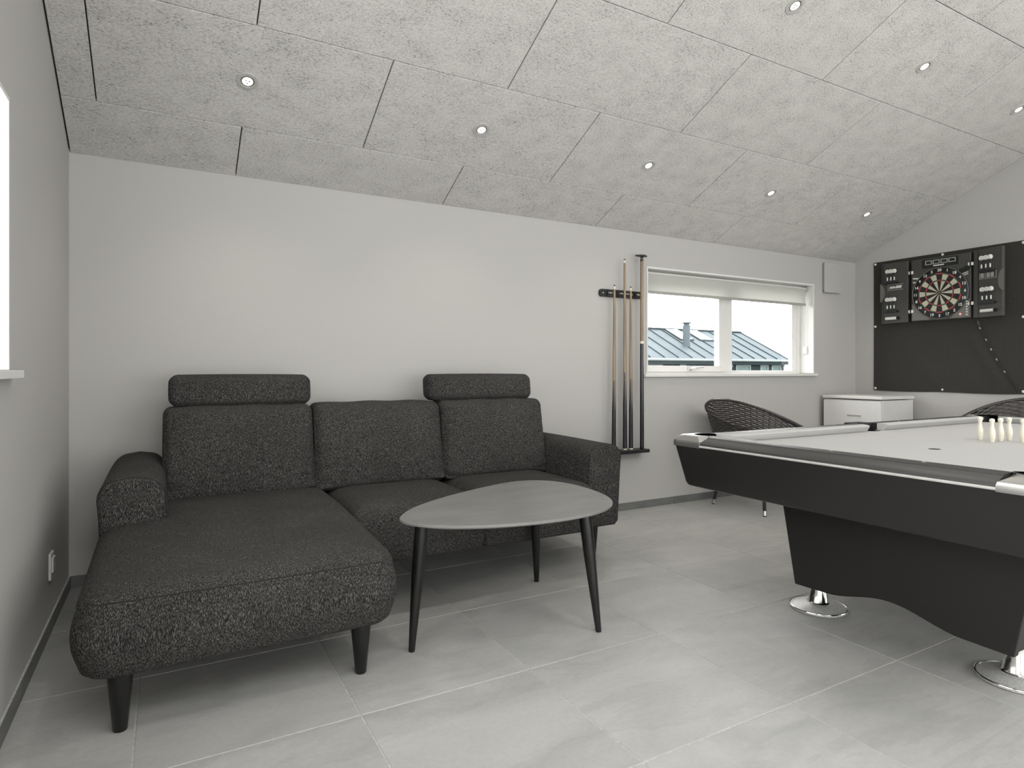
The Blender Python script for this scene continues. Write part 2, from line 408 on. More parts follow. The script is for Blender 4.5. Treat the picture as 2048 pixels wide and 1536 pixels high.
# ------------------------------------------------------------------ walls
TH = 0.26
bm = bmesh.new()
x0, x1, z0, z1 = WIN1
TOP = ZE + 0.12
box(bm, XL - TH, x0, YB, YB + TH, -0.12, TOP); box(bm, x1, XR + TH, YB, YB + TH, -0.12, TOP)
box(bm, x0, x1, YB, YB + TH, -0.12, z0); box(bm, x0, x1, YB, YB + TH, z1, TOP)
wall_back = structure(obj('wall_back', bm, paint))
bm = bmesh.new()
x0, x1, z0, z1 = ADDED_WIN3
box(bm, XL - TH, x0, YR - TH, YR, -0.12, TOP); box(bm, x1, XR + TH, YR - TH, YR, -0.12, TOP)
box(bm, x0, x1, YR - TH, YR, -0.12, z0); box(bm, x0, x1, YR - TH, YR, z1, TOP)
structure(obj('wall_rear', bm, paint))
def gable(name, xa, xb, wins):
    bm = bmesh.new()
    def seg(ya, yb, zlo, zhi=None):
        ys = [ya] + [y for y in (RIDGE,) if ya < y < yb] + [yb]
        poly = [(ya, zlo), (yb, zlo)] + ([(y, ceil_z(y) + 0.06) for y in reversed(ys)] if zhi is None else [(yb, zhi), (ya, zhi)])
        prism(bm, poly, lambda y, z: (xa, y, z), lambda y, z: (xb, y, z))
    last = YR
    for y0, y1, z0, z1 in wins:
        seg(last, y0, -0.12); seg(y0, y1, -0.12, z0)
        ys = [y1] + ([RIDGE] if y0 < RIDGE < y1 else []) + [y0]
        poly = [(y0, z1), (y1, z1)] + [(y, ceil_z(y) + 0.06) for y in ys]
        prism(bm, poly, lambda y, z: (xa, y, z), lambda y, z: (xb, y, z))
        last = y1
    seg(last, YB, -0.12)
    return structure(obj(name, bm, paint))
wall_left = gable('wall_left', XL - TH, XL, [ADDED_WIN5, WIN2])
wall_right = gable('wall_right', XR, XR + TH, [ADDED_WIN4])

# ------------------------------------------------------------------ ceiling: boards under a dark batten deck
PT = 0.022
bm = bmesh.new()
def deck(ya, yb, xa=XL - TH, xb=XR + TH):
    poly = [(ya, ceil_z(ya) + PT), (yb, ceil_z(yb) + PT), (yb, ceil_z(yb) + 0.25), (ya, ceil_z(ya) + 0.25)]
    prism(bm, poly, lambda y, z: (xa, y, z), lambda y, z: (xb, y, z))
(fa, fb), (ra, rb_) = ROOFY
deck(fb, YB + TH); deck(RIDGE, fa); deck(rb_, RIDGE); deck(YR - TH, ra)
gaps = [XL - TH] + [v for r_ in ADDED_ROOFWIN for v in r_] + [XR + TH]
for RWY in ROOFY:
    for k in range(0, len(gaps), 2): deck(RWY[0], RWY[1], gaps[k], gaps[k + 1])
deck_mat = M('ceiling_deck', rgb(70, 69, 67), 0.95, noise=((30, 30, 30), rgb(55, 54, 52), 0.3, 0.7, 2))
ceiling = structure(obj('ceiling', bm, deck_mat))
rows = [YB, 3.352, 2.820, 2.290, 1.762, 1.234, ROOFY[0][1]]
cosT = math.cos(rad(25))
pan_meshes = {}
def panel_mesh(w, l):
    k = (round(w, 3), round(l, 3))
    if k not in pan_meshes:
        bm = bmesh.new(); gx, gy, e = 0.0028, 0.0018, 0.002
        a, b = w / 2 - gx, l / 2 - gy
        hi = [bm.verts.new((x, y, PT)) for x, y in ((-a, -b), (a, -b), (a, b), (-a, b))]
        m1 = [bm.verts.new((x, y, e)) for x, y in ((-a, -b), (a, -b), (a, b), (-a, b))]
        t = [bm.verts.new((x, y, 0)) for x, y in ((-a + e, -b + e), (a - e, -b + e), (a - e, b - e), (-a + e, b - e))]
        bm.faces.new(t[::-1])
        for i in range(4):
            j = (i + 1) % 4
            bm.faces.new((m1[i], m1[j], hi[j], hi[i])); bm.faces.new((t[i], t[j], m1[j], m1[i]))
        me = bpy.data.meshes.new('ceiling_panel'); bm.to_mesh(me); bm.free(); me.materials.append(woodwool)
        pan_meshes[k] = me
    return pan_meshes[k]
for r in range(len(rows) - 1):
    ya, yb = rows[r + 1], rows[r]
    xs = cuts(XL + 0.004, XR - 0.002, (0.33 if r % 2 == 0 else -0.278) + 0.003 * r, 1.213)
    for i in range(len(xs) - 1):
        o = bpy.data.objects.new('ceiling_panel', panel_mesh(xs[i + 1] - xs[i], (yb - ya) / cosT))
        COL.objects.link(o); o.parent = ceiling
        ym = (ya + yb) / 2
        o.location = ((xs[i] + xs[i + 1]) / 2, ym, ceil_z(ym)); o.rotation_euler = (rad(-25), 0, 0)
# rear slope: plain run of the same board
gaps = [XL] + [v for r_ in ADDED_ROOFWIN for v in r_] + [XR]
for ya, yb, xa, xb in [(YR, ra, XL, XR), (rb_, RIDGE, XL, XR), (RIDGE, fa, XL, XR)] + [(RWY[0], RWY[1], gaps[k], gaps[k + 1]) for RWY in ROOFY for k in range(0, len(gaps), 2)]:
    bm = bmesh.new()
    poly = [(ya, ceil_z(ya)), (yb, ceil_z(yb)), (yb, ceil_z(yb) + PT - 0.001), (ya, ceil_z(ya) + PT - 0.001)]
    prism(bm, poly, lambda y, z: (xa, y, z), lambda y, z: (xb, y, z))
    obj('ceiling_board', bm, woodwool, ceiling)

# ------------------------------------------------------------------ skirting tiles
def skirting(name, p0, p1, nrm, cutsl):
    """p0->p1 along the wall foot, nrm into the room"""
    p0, p1, nrm = Vector(p0), Vector(p1), Vector(nrm)
    d = (p1 - p0); L = d.length; d.normalize()
    def slab(name_, a, b, t, z1, mat, parent=None, bev=None):
        bm = bmesh.new()
        q = [p0 + d * a, p0 + d * b, p0 + d * b + nrm * t, p0 + d * a + nrm * t]
        prism(bm, [(v.x, v.y) for v in q], lambda x, y: (x, y, 0.0005), lambda x, y: (x, y, z1))
        return obj(name_, bm, mat, parent, bevel=bev)
    base = structure(slab(name, 0, L, 0.006, 0.058, grout))
    for a, b in zip(cutsl, cutsl[1:]):
        slab('skirting_tile', a + 0.0015, b - 0.0015, 0.0095, 0.057, skirt_mat, base, 0.0012)
skirting('baseboard_back', (XL, YB), (XR, YB), (0, -1), [v - XL for v in fx])
skirting('baseboard_left', (XL, ADDED_WIN5[1]), (XL, YB - 0.01), (1, 0), [0] + [v - ADDED_WIN5[1] for v in fy[:-1] if v > ADDED_WIN5[1] + 0.05] + [YB - 0.01 - ADDED_WIN5[1]])
skirting('baseboard_right', (XR, ADDED_WIN4[1]), (XR, YB - 0.01), (-1, 0), [0] + [v - ADDED_WIN4[1] for v in fy[:-1] if v > ADDED_WIN4[1] + 0.05] + [YB - 0.01 - ADDED_WIN4[1]])

# ------------------------------------------------------------------ windows
def strip_rect(bm, ax, n0, n1, a0, a1, z0, z1, w):
    """four bars of a rectangular frame; ax 'x' = frame in XZ at y n0..n1, 'y' = frame in YZ at x n0..n1"""
    def b(a, c, z, zz):
        if ax == 'x': box(bm, a, c, n0, n1, z, zz)
        else: box(bm, n0, n1, a, c, z, zz)
    b(a0, a0 + w, z0, z1); b(a1 - w, a1, z0, z1); b(a0 + w, a1 - w, z0, z0 + w); b(a0 + w, a1 - w, z1 - w, z1)
x0, x1, z0, z1 = WIN1
# lining of the opening + frame as window_1
bm = bmesh.new(); t = 0.014; e = 0.001
box(bm, x0 + e, x0 + t, YB - 0.004, YB + TH - 0.07, z0 + t, z1 - t); box(bm, x1 - t, x1 - e, YB - 0.004, YB + TH - 0.07, z0 + t, z1 - t)
box(bm, x0 + e, x1 - e, YB - 0.004, YB + TH - 0.07, z1 - t, z1 - e)
win1 = structure(obj('window_1', bm, white))
bm = bmesh.new(); box(bm, x0 - 0.035, x1 + 0.02, YB - 0.03, YB + TH - 0.07, z0 - 0.012, z0 + 0.012)
obj('window_sill', bm, white, win1, bevel=0.002)
FY0, FY1 = YB + 0.135, YB + 0.20
bm = bmesh.new(); strip_rect(bm, 'x', FY0, FY1, x0 + t, x1 - t, z0 - 0.008, z1 - t, 0.045); box(bm, x1 - t - 0.085, x1 - t - 0.045, FY0 + 0.004, FY1, z0 + 0.037, z1 - t - 0.045)
frame1 = obj('window_frame', bm, white, win1, bevel=0.003)
XM = 4.305
bm = bmesh.new(); box(bm, XM - 0.05, XM + 0.05, FY0, FY1, z0 + 0.037, z1 - t - 0.045)
obj('mullion', bm, white, win1, bevel=0.003)
bm = bmesh.new(); strip_rect(bm, 'x', FY0 - 0.012, FY1 - 0.02, x0 + t + 0.042, XM - 0.046, z0 + 0.026, z1 - t - 0.042, 0.050); box(bm, XM - 0.125, XM - 0.096, FY0 - 0.012, FY1 - 0.02, z0 + 0.076, z1 - t - 0.092)
sash = obj('sash', bm, white, win1, bevel=0.004)
def pane(a, b, za, zb, parent, ax='x', n=None):
    bm = bmesh.new()
    if ax == 'x': box(bm, a, b, n, n + 0.004, za, zb)
    else: box(bm, n, n + 0.004, a, b, za, zb)
    return obj('pane', bm, glass, parent)
pane(x0 + t + 0.09, XM - 0.12, z0 + 0.07, z1 - t - 0.09, sash, n=FY0 + 0.02)
bm = bmesh.new(); strip_rect(bm, 'x', FY0 + 0.012, FY1 - 0.012, XM + 0.05, x1 - t - 0.085, z0 + 0.026, z1 - t - 0.045, 0.012)
bead = obj('glazing_bead', bm, white, win1, bevel=0.002)
pane(XM + 0.06, x1 - t - 0.093, z0 + 0.034, z1 - t - 0.055, bead, n=FY0 + 0.03)
bm = bmesh.new(); hx = 3.83
box(bm, hx - 0.02, hx + 0.02, FY0 - 0.022, FY0 - 0.012, z0 + 0.036, z0 + 0.066)
tube(bm, [(hx, FY0 - 0.02, z0 + 0.052), (hx, FY0 - 0.05, z0 + 0.054), (hx + 0.02, FY0 - 0.055, z0 + 0.057), (hx + 0.12, FY0 - 0.055, z0 + 0.066)], [0.008, 0.009, 0.008, 0.006], 8)
obj('window_handle', bm, alu, sash, bevel=0.002)

y0, y1, z0, z1 = WIN2
bm = bmesh.new()
XO = XL - TH + 0.07
box(bm, XO, XL + 0.004, y0 + e, y0 + t, z0 + t, z1 - t); box(bm, XO, XL + 0.004, y1 - t, y1 - e, z0 + t, z1 - t); box(bm, XO, XL + 0.004, y0 + e, y1 - e, z1 - t, z1 - e)
win2 = structure(obj('window_2', bm, white))
bm = bmesh.new(); box(bm, XO, XL + 0.035, y0 - 0.03, y1 + 0.022, z0 - 0.012, z0 + 0.012)
obj('window_sill', bm, white, win2, bevel=0.002)
bm = bmesh.new(); strip_rect(bm, 'y', XL - 0.2, XL - 0.135, y0 + t, y1 - t, z0 + 0.012, z1 - t, 0.05)
fr2 = obj('window_frame', bm, white, win2, bevel=0.003)
pane(y0 + t + 0.04, y1 - t - 0.04, z0 + 0.05, z1 - t - 0.04, fr2, 'y', XL - 0.17)

x0, x1, z0, z1 = ADDED_WIN3  # unseen rear doors, put in for their daylight
bm = bmesh.new(); strip_rect(bm, 'x', YR - 0.16, YR - 0.08, x0, x1, z0, z1, 0.07)
added_win3 = structure(obj('window_3', bm, white, bevel=0.003))
for k in range(1, 3):
    bm = bmesh.new(); xm = x0 + (x1 - x0) * k / 3; box(bm, xm - 0.05, xm + 0.05, YR - 0.16, YR - 0.08, z0 + 0.07, z1 - 0.07)
    obj('added_door_stile', bm, white, added_win3, bevel=0.003)
for k in range(3):
    pane(x0 + (x1 - x0) * k / 3 + 0.05, x0 + (x1 - x0) * (k + 1) / 3 - 0.05, z0 + 0.06, z1 - 0.06, added_win3, n=YR - 0.12)

for nm_, (y0, y1, z0, z1), xa in (('window_4', ADDED_WIN4, XR + 0.08), ('window_11', ADDED_WIN5, XL - 0.16)):  # side doors added behind the view as extra daylight openings
    bm = bmesh.new(); strip_rect(bm, 'y', xa, xa + 0.08, y0, y1, z0, z1, 0.07)
    w4 = structure(obj(nm_, bm, white, bevel=0.003))
    for k in range(2):
        pane(y0 + (y1 - y0) * k / 2 + 0.03, y0 + (y1 - y0) * (k + 1) / 2 - 0.03, z0 + 0.06, z1 - 0.06, w4, 'y', xa + 0.04)
    bm = bmesh.new(); box(bm, xa, xa + 0.08, (y0 + y1) / 2 - 0.05, (y0 + y1) / 2 + 0.05, z0 + 0.07, z1 - 0.07); obj('added_door_stile', bm, white, w4, bevel=0.003)
for n_, (xa, xb, RWY) in enumerate([(a, b, r_) for r_ in ROOFY for a, b in ADDED_ROOFWIN]):  # added roof windows, unseen, there to brighten the floor
    bm = bmesh.new()
    def slope_bar(xa_, xb_, ya_, yb_):
        poly = [(ya_, ceil_z(ya_) + 0.10), (yb_, ceil_z(yb_) + 0.10), (yb_, ceil_z(yb_) + 0.18), (ya_, ceil_z(ya_) + 0.18)]
        prism(bm, poly, lambda y, z: (xa_, y, z), lambda y, z: (xb_, y, z))
    ya, yb = RWY; w_ = 0.06
    slope_bar(xa, xa + w_, ya, yb); slope_bar(xb - w_, xb, ya, yb); slope_bar(xa + w_, xb - w_, ya, ya + w_); slope_bar(xa + w_, xb - w_, yb - w_, yb)
    rw = structure(obj('window_%d' % (5 + n_), bm, white))
    bm = bmesh.new()
    poly = [(ya + 0.05, ceil_z(ya + 0.05) + 0.13), (yb - 0.05, ceil_z(yb - 0.05) + 0.13), (yb - 0.05, ceil_z(yb - 0.05) + 0.134), (ya + 0.05, ceil_z(ya + 0.05) + 0.134)]
    prism(bm, poly, lambda y, z: (xa + 0.05, y, z), lambda y, z: (xb - 0.05, y, z)); obj('pane', bm, glass, rw)

# ------------------------------------------------------------------ outside: ground and the neighbouring house
bm = bmesh.new(); box(bm, -60, 120, YB + TH + 0.4, 160, -0.9, -0.6)
structure(obj('ground', bm, grass))
HY, HZ, HD, HX0, HX1 = 32.0, 1.90, 4.9, 12.0, 43.1
RISE = 2.47
hs = thing('neighbouring_house', 'dark clad house with pale blue standing seam metal roof seen through the window', 'house', (28, HY + 5, -0.6))
bm = bmesh.new(); box(bm, HX0, HX1 - 0.3, HY + 0.35, HY + 2 * HD - 0.35, -0.6, HZ - 0.12)
poly = [(HY + 0.35, HZ - 0.12), (HY + 2 * HD - 0.35, HZ - 0.12), (HY + HD, HZ + RISE - 0.25)]
prism(bm, poly, lambda y, z: (HX0, y, z), lambda y, z: (HX1 - 0.3, y, z))
wpart('wall', bm, cladding, hs)
bm = bmesh.new(); th = 0.14
poly = [(HY, HZ), (HY + HD, HZ + RISE), (HY + 2 * HD, HZ), (HY + 2 * HD, HZ - th), (HY + HD, HZ + RISE - th), (HY, HZ - th)]
prism(bm, poly, lambda y, z: (HX0 - 0.4, y, z), lambda y, z: (HX1, y, z))
roof = wpart('roof', bm, roof_mat, hs)
sl = math.atan2(RISE, HD)
xk = HX1 - 0.05
while xk > 25.5:
    bm = bmesh.new()
    poly = [(HY + 0.15, HZ + 0.15 * RISE / HD), (HY + HD, HZ + RISE), (HY + HD, HZ + RISE + 0.07), (HY + 0.15, HZ + 0.15 * RISE / HD + 0.07)]
    prism(bm, poly, lambda y, z: (xk - 0.018, y, z), lambda y, z: (xk + 0.018, y, z))
    wsub('roof_seam', bm, seam_mat, roof)
    xk -= 1.30
bm = bmesh.new(); tube(bm, [(HX0 - 0.4, HY - 0.07, HZ - 0.06), (HX1, HY - 0.07, HZ - 0.06)], 0.09, 10)
wpart('gutter', bm, out_white, hs)
bm = bmesh.new(); box(bm, HX0 - 0.4, HX1, HY, HY + 0.03, HZ - 0.36, HZ - 0.14)
wpart('fascia', bm, cladding, hs)
bm = bmesh.new(); box(bm, HX0 - 0.4, HX1, HY + HD - 0.15, HY + HD + 0.15, HZ + RISE - 0.02, HZ + RISE + 0.08)
wsub('ridge_cap', bm, seam_mat, roof)
def skylight(xa, xb, fa, fb):
    bm = bmesh.new()
    P = lambda x, f, dz: (x, HY + HD * f, HZ + RISE * f + dz)
    def quadbox(a, b, c, d, h, bm):
        lo = [bm.verts.new(P(x, f, 0)) for x, f in ((a, c), (b, c), (b, d), (a, d))]; hi = [bm.verts.new(P(x, f, h)) for x, f in ((a, c), (b, c), (b, d), (a, d))]
        bm.faces.new(hi)
        for i in range(4): bm.faces.new((lo[i], lo[(i + 1) % 4], hi[(i + 1) % 4], hi[i]))
    quadbox(xa, xb, fa, fb, 0.10, bm)
    s = wsub('skylight', bm, seam_mat, roof)
    bm = bmesh.new(); w = 0.09
    lo = [bm.verts.new(P(x, f, 0.103)) for x, f in ((xa + w, fa + .02), (xb - w, fa + .02), (xb - w, fb - .02), (xa + w, fb - .02))]
    hi = [bm.verts.new(P(x, f, 0.125)) for x, f in ((xa + w, fa + .02), (xb - w, fa + .02), (xb - w, fb - .02), (xa + w, fb - .02))]
    bm.faces.new(hi)
    for i in range(4): bm.faces.new((lo[i], lo[(i + 1) % 4], hi[(i + 1) % 4], hi[i]))
    wpart('skylight_pane', bm, sky_glass, hs)
skylight(34.3, 35.7, 0.60, 0.97); skylight(36.4, 37.8, 0.60, 0.97)
bm = bmesh.new(); cf = 0.42; cx_, cy_ = 34.0, HY + HD * cf
Mx = Matrix.Translation((cx_, cy_, HZ + RISE * cf - 0.1))
lathe(bm, [(0, 0), (0.27, 0), (0.27, 1.62), (0.20, 1.66), (0.20, 1.74), (0.36, 1.80), (0.36, 1.84), (0, 1.88)], 16, Mx)
wpart('chimney_flue', bm, roof_mat, hs, smooth=True)
for xa, xb, za in ((37.3, 38.9, 0.3), (40.0, 40.9, 0.0), (41.3, 42.4, 0.3), (28.6, 30.0, 0.3), (31.6, 32.2, 0.3)):
    bm = bmesh.new(); strip_rect(bm, 'x', HY + 0.28, HY + 0.40, xa, xb, za, 1.52, 0.11)
    w_ = wpart('window', bm, out_white, hs)
    bm = bmesh.new(); box(bm, xa + 0.1, xb - 0.1, HY + 0.33, HY + 0.36, za + 0.1, 1.43)
    wsub('pane', bm, out_glass, w_)
for xa in (36.75, 42.62):
    bm = bmesh.new(); box(bm, xa, xa + 0.12, HY + 0.22, HY + 0.34, 1.35, 1.6)
    wpart('wall_lamp', bm, out_white, hs)

# ------------------------------------------------------------------ roller blind
x0, x1, z0, z1 = WIN1
rb = thing('roller_blind', 'white roller blind drawn a little way down over the back window', 'blind', (4.27, YB + 0.075, 1.66))
def along_x(bm, xa, xb, y, z, r, seg=14):
    tube(bm, [(xa, y, z), (xb, y, z)], r, seg)
bm = bmesh.new(); along_x(bm, x0 + 0.03, x1 - 0.035, YB + 0.075, 1.828, 0.017); wpart('roller_tube', bm, white, rb, smooth=True)
bm = bmesh.new(); box(bm, x0 + 0.035, x1 - 0.045, YB + 0.056, YB + 0.0568, 1.690, 1.828); wpart('blind_cloth', bm, blind_mat, rb)
bm = bmesh.new(); box(bm, x0 + 0.033, x1 - 0.043, YB + 0.050, YB + 0.062, 1.668, 1.690); wpart('bottom_bar', bm, grey_print, rb, bevel=0.002)
for xa, n in ((x0 + 0.017, 1), (x1 - 0.033, 1)):
    bm = bmesh.new(); box(bm, xa, xa + 0.014, YB + 0.05, YB + 0.10, 1.80, 1.851); wpart('bracket', bm, alu, rb, bevel=0.002)
bm = bmesh.new()
xc = x1 - 0.024
tube(bm, [(xc, YB + 0.058, 1.82), (xc, YB + 0.058, 1.25)], 0.0014, 6); tube(bm, [(xc, YB + 0.092, 1.82), (xc, YB + 0.092, 1.25)], 0.0014, 6)
wpart('pull_chain', bm, white, rb)
bm = bmesh.new(); box(bm, x1 - 0.032, x1 - 0.0145, YB + 0.052, YB + 0.098, 1.215, 1.285); wpart('chain_holder', bm, white, rb, bevel=0.004)

# ------------------------------------------------------------------ downlights
def downlight(i, x, y, label):
    z = ceil_z(y)
    t_ = thing('ceiling_downlight', label, 'downlight', (x, y, z), 0, 'recessed ceiling downlights')
    t_.rotation_euler = (rad(-25), 0, 0)
    if i == 0:
        bm = bmesh.new(); lathe(bm, [(0.030, -0.001), (0.032, -0.005), (0.046, -0.004), (0.050, 0.0), (0.030, 0.0)], 32)
        ring = obj('trim_ring', bm, alu_trim, t_, smooth=True)
        bm = bmesh.new(); lathe(bm, [(0.030, -0.0012), (0.0245, -0.0003), (0.0235, -0.002)], 32)
        cup = obj('reflector', bm, grey_pl, t_, smooth=True)
        bm = bmesh.new(); lathe(bm, [(0.0240, -0.0022), (0.019, -0.0032), (0, -0.0036)], 24)
        bulb = obj('lamp_lens', bm, lamp_glow, t_, smooth=True)
        dots = []
        for a in (90, 210, 330):
            bm = bmesh.new(); lathe(bm, [(0.0034, -0.0030), (0.003, -0.0046), (0, -0.0048)], 10, Matrix.Translation((0.0085 * math.cos(rad(a)), 0.0085 * math.sin(rad(a)), 0)))
            dots.append(obj('led_chip', bm, grey_pl, t_, smooth=True))
        DL.extend([ring, cup, bulb] + dots)
    else:
        for s in DL: instance(s, t_)
    l = bpy.data.lights.new('downlight_beam', 'SPOT'); l.energy = DL_W; l.color = (1, 0.94, 0.86); l.spot_size = rad(110); l.spot_blend = 1.0; l.shadow_soft_size = 0.05
    lo = bpy.data.objects.new('downlight_beam', l); COL.objects.link(lo); lo.parent = t_; lo.location = (0, 0, -0.012); lo.rotation_euler = (rad(25), 0, 0)
alu_trim = M('downlight_trim', rgb(178, 177, 173), 0.5, noise=((60, 60, 60), rgb(168, 167, 163), 0.3, 0.7, 2))
DL = []; DL_W = 11.0
DLS = [(0.328, 3.09, 'recessed ceiling downlight nearest the left wall, above the chaise end of the sofa'),
       (1.53, 3.085, 'recessed downlight in the lower ceiling row, second from the left wall'),
       (2.744, 3.086, 'recessed downlight in the lower ceiling row, third from the left, nearest the cue rack'),
       (3.955, 3.10, 'recessed downlight in the lower ceiling row, fourth from the left, above the back window'),
       (5.182, 3.11, 'recessed downlight farthest right in the lower ceiling row, nearest the white wall box'),
       (2.76, 2.022, 'recessed downlight at the top edge, leftmost of the upper ceiling row'),
       (3.976, 2.036, 'middle recessed downlight of the three in the upper ceiling row'),
       (5.191, 2.045, 'recessed downlight at the right edge of the upper ceiling row, over the dartboard wall')]
for i, (x, y, lb) in enumerate(DLS): downlight(i, x, y, lb)


# ------------------------------------------------------------------ sofa
sofa = thing('corner_sofa', 'charcoal fabric corner sofa with a chaise and two headrests against the back wall', 'sofa', (1.0, 3.0, 0))
def cushion(name, c, s, r, puff, fn=None, n=10, parent=sofa, mat=fabric):
    bm = bmesh.new(); f = rounded_box(bm, c, s, r, puff, fn, n)
    return wpart(name, bm, mat, parent, smooth=True, angle=180), f
def seam(name, f, pts, r, part):
    bm = bmesh.new(); tube(bm, [f(*p) for p in pts], r, 6)
    return wsub(name, bm, seam_fab, part, smooth=True)
seam_fab = M('seam_thread', rgb(18, 17, 17), 0.9, noise=((200, 200, 200), rgb(28, 27, 26), 0.3, 0.7, 2))
def rr_plan(hx, hy, r, nc=6, ne=12):
    pts = []
    cs = ((hx - r, hy - r, 0), (-hx + r, hy - r, 90), (-hx + r, -hy + r, 180), (hx - r, -hy + r, 270))
    for k, (cx, cy, a0) in enumerate(cs):
        arcp = [(cx + r * math.cos(rad(a0 + 90 * i / nc)), cy + r * math.sin(rad(a0 + 90 * i / nc))) for i in range(nc + 1)]
        nx, ny, na = cs[(k + 1) % 4]
        q = (nx + r * math.cos(rad(na)), ny + r * math.sin(rad(na)))
        pts += arcp + [(arcp[-1][0] + (q[0] - arcp[-1][0]) * i / ne, arcp[-1][1] + (q[1] - arcp[-1][1]) * i / ne) for i in range(1, ne)]
    return pts
def seat_block(name, x0, x1, y0, y1, zb, zt, rp, rt, rb, bulge, dome, fn=None, seam_z=None):
    """an upholstered block: straight sides, rolled top edge, domed top"""
    cx, cy, hx, hy = (x0 + x1) / 2, (y0 + y1) / 2, (x1 - x0) / 2, (y1 - y0) / 2
    prof = [(rb * 1.5, zb)] + [(rb * (1 - math.sin(rad(a))), zb + rb * (1 - math.cos(rad(a)))) for a in (0, 30, 60, 90)]
    za, zc_ = zb + rb, zt - rt
    prof += [(-bulge * math.sin(PI * i / 6), za + (zc_ - za) * i / 6) for i in range(1, 6)]
    prof += [(rt * (1 - math.cos(rad(a))), zc_ + rt * math.sin(rad(a))) for a in (0, 15, 30, 45, 60, 75, 88)]
    bm = bmesh.new(); loops = []
    def put(pts, z):
        r = []
        for x, y in pts:
            p = Vector((cx + x, cy + y, z))
            if fn: p = fn(p)
            r.append(bm.verts.new(p))
        loops.append(r)
    def plan(ins): return rr_plan(hx - ins, hy - ins, max(rp - ins * 0.55, 0.012))
    for ins, z in prof: put(plan(ins), z)
    last = plan(prof[-1][0])
    for k in (0.86, 0.7, 0.5, 0.3, 0.12): put([(x * k, y * k) for x, y in last], zt + dome * (1 - k ** 2))
    for A, B in zip(loops, loops[1:]):
        for i in range(len(A)): bm.faces.new((A[i], A[(i + 1) % len(A)], B[(i + 1) % len(A)], B[i]))
    bm.faces.new(loops[0][::-1]); bm.faces.new(loops[-1])
    o = wpart(name, bm, fabric, sofa, smooth=True, angle=180)
    if seam_z is not None:
        zz = [z for _, z in prof]; pl = None
        for (i0_, a), (i1_, b) in zip(prof, prof[1:]):
            if a <= seam_z <= b: ins = i0_ + (i1_ - i0_) * (seam_z - a) / max(b - a, 1e-6)
        path = [Vector((cx + x, cy + y, seam_z)) for x, y in plan(ins - 0.0004) if y < 0 and abs(y + hy - ins) < 0.03]
        path.sort(key=lambda p: p.x)
        if fn: path = [fn(p) for p in path]
        bm = bmesh.new(); tube(bm, path, 0.0016, 6); wsub('seat_seam', bm, seam_fab, o, smooth=True)
    return o
def ch_fn(p):
    k = (p.z - 0.18) / 0.27
    p.z += 0.042 * max(0, k) * min(1, max(0, (p.y - 2.06) / 0.75))
    if p.y < 2.2: p.y += 0.012 * (1 - k)
    p.x += 0.010 * (0.5 - k) * (1 if p.x > 0.24 else -1) * -0.6
    return p
seat_block('chaise_seat', -0.224, 0.703, 2.055, 3.26, 0.180, 0.437, 0.085, 0.065, 0.034, 0.016, 0.018, ch_fn, 0.402)
def st_fn(p):
    k = (p.z - 0.19) / 0.28
    if p.y < 2.8: p.y += 0.02 * (1 - max(0, k))
    return p
seat_block('seat_cushion', 0.705, 1.352, 2.665, 3.30, 0.195, 0.462, 0.03, 0.085, 0.020, 0.008, 0.018, st_fn)
seat_block('seat_cushion', 1.353, 2.012, 2.665, 3.30, 0.195, 0.462, 0.03, 0.085, 0.020, 0.008, 0.018, st_fn)
boxpart('sofa_base', fabric, sofa, -0.19, 2.20, 2.86, 3.56, 0.20, 0.30, 0.02)
boxpart('back_frame', fabric, sofa, 0.01, 2.0, 3.42, 3.60, 0.20, 0.70, 0.04)
# armrests: rounded top, flat front with a stitched edge
def arm(x0, x1, lean):
    prof = []
    r = 0.072; zt, zb = 0.648, 0.195
    def xs(z, x): return x + lean * (zt - z) * 0.04
    prof += [(xs(zb, x0) + 0.02, zb), (xs(zb, x0), zb + 0.02)]
    prof += [(x0 + xs(z, 0), z) for z in (0.30, 0.40, 0.50)]
    prof += [(x0 + r - r * math.cos(rad(a)), zt - r + r * math.sin(rad(a))) for a in range(0, 91, 15)]
    prof += [((x0 + x1) / 2, zt + 0.006)]
    prof += [(x1 - r + r * math.sin(rad(a)), zt - r + r * math.cos(rad(a))) for a in range(0, 91, 15)]
    prof += [(x1 + xs(z, 0), z) for z in (0.50, 0.40, 0.30)]
    prof += [(xs(zb, x1), zb + 0.02), (xs(zb, x1) - 0.02, zb)]
    c = Vector((sum(p[0] for p in prof) / len(prof), 0.42))
    bm = bmesh.new(); L = []
    for y, ins in ((2.732, 0.020), (2.735, 0.009), (2.742, 0.002), (2.752, 0.0), (2.9, 0.0), (3.1, -0.001), (3.3, -0.001), (3.5, 0.0), (3.585, 0.003), (3.60, 0.016)):
        lp_ = []
        for x, z in prof:
            v = Vector((x, z)); d = (c - v); d.x = math.copysign(min(1, abs(d.x) / 0.1), d.x); d.y = math.copysign(min(1, abs(d.y) / 0.2), d.y)
            q = v + d * ins
            lp_.append(bm.verts.new((q.x, y + (0.02 * (zt - q.y) if y < 2.8 else 0), q.y + (0.006 * (y - 2.73)))))
        L.append(lp_)
    for A, B in zip(L, L[1:]):
        for i in range(len(A)): bm.faces.new((A[i], A[(i + 1) % len(A)], B[(i + 1) % len(A)], B[i]))
    bm.faces.new(L[0]); bm.faces.new(L[-1][::-1])
    ring_ = [v.co.copy() for v in L[2]]
    o = wpart('armrest', bm, fabric, sofa, smooth=True, angle=50)
    bm = bmesh.new(); tube(bm, [p + Vector((0, -0.0006, 0)) for p in ring_], 0.0016, 5, closed=True); wsub('arm_seam', bm, seam_fab, o, smooth=True)
arm(-0.226, -0.002, 1); arm(2.016, 2.236, -1)
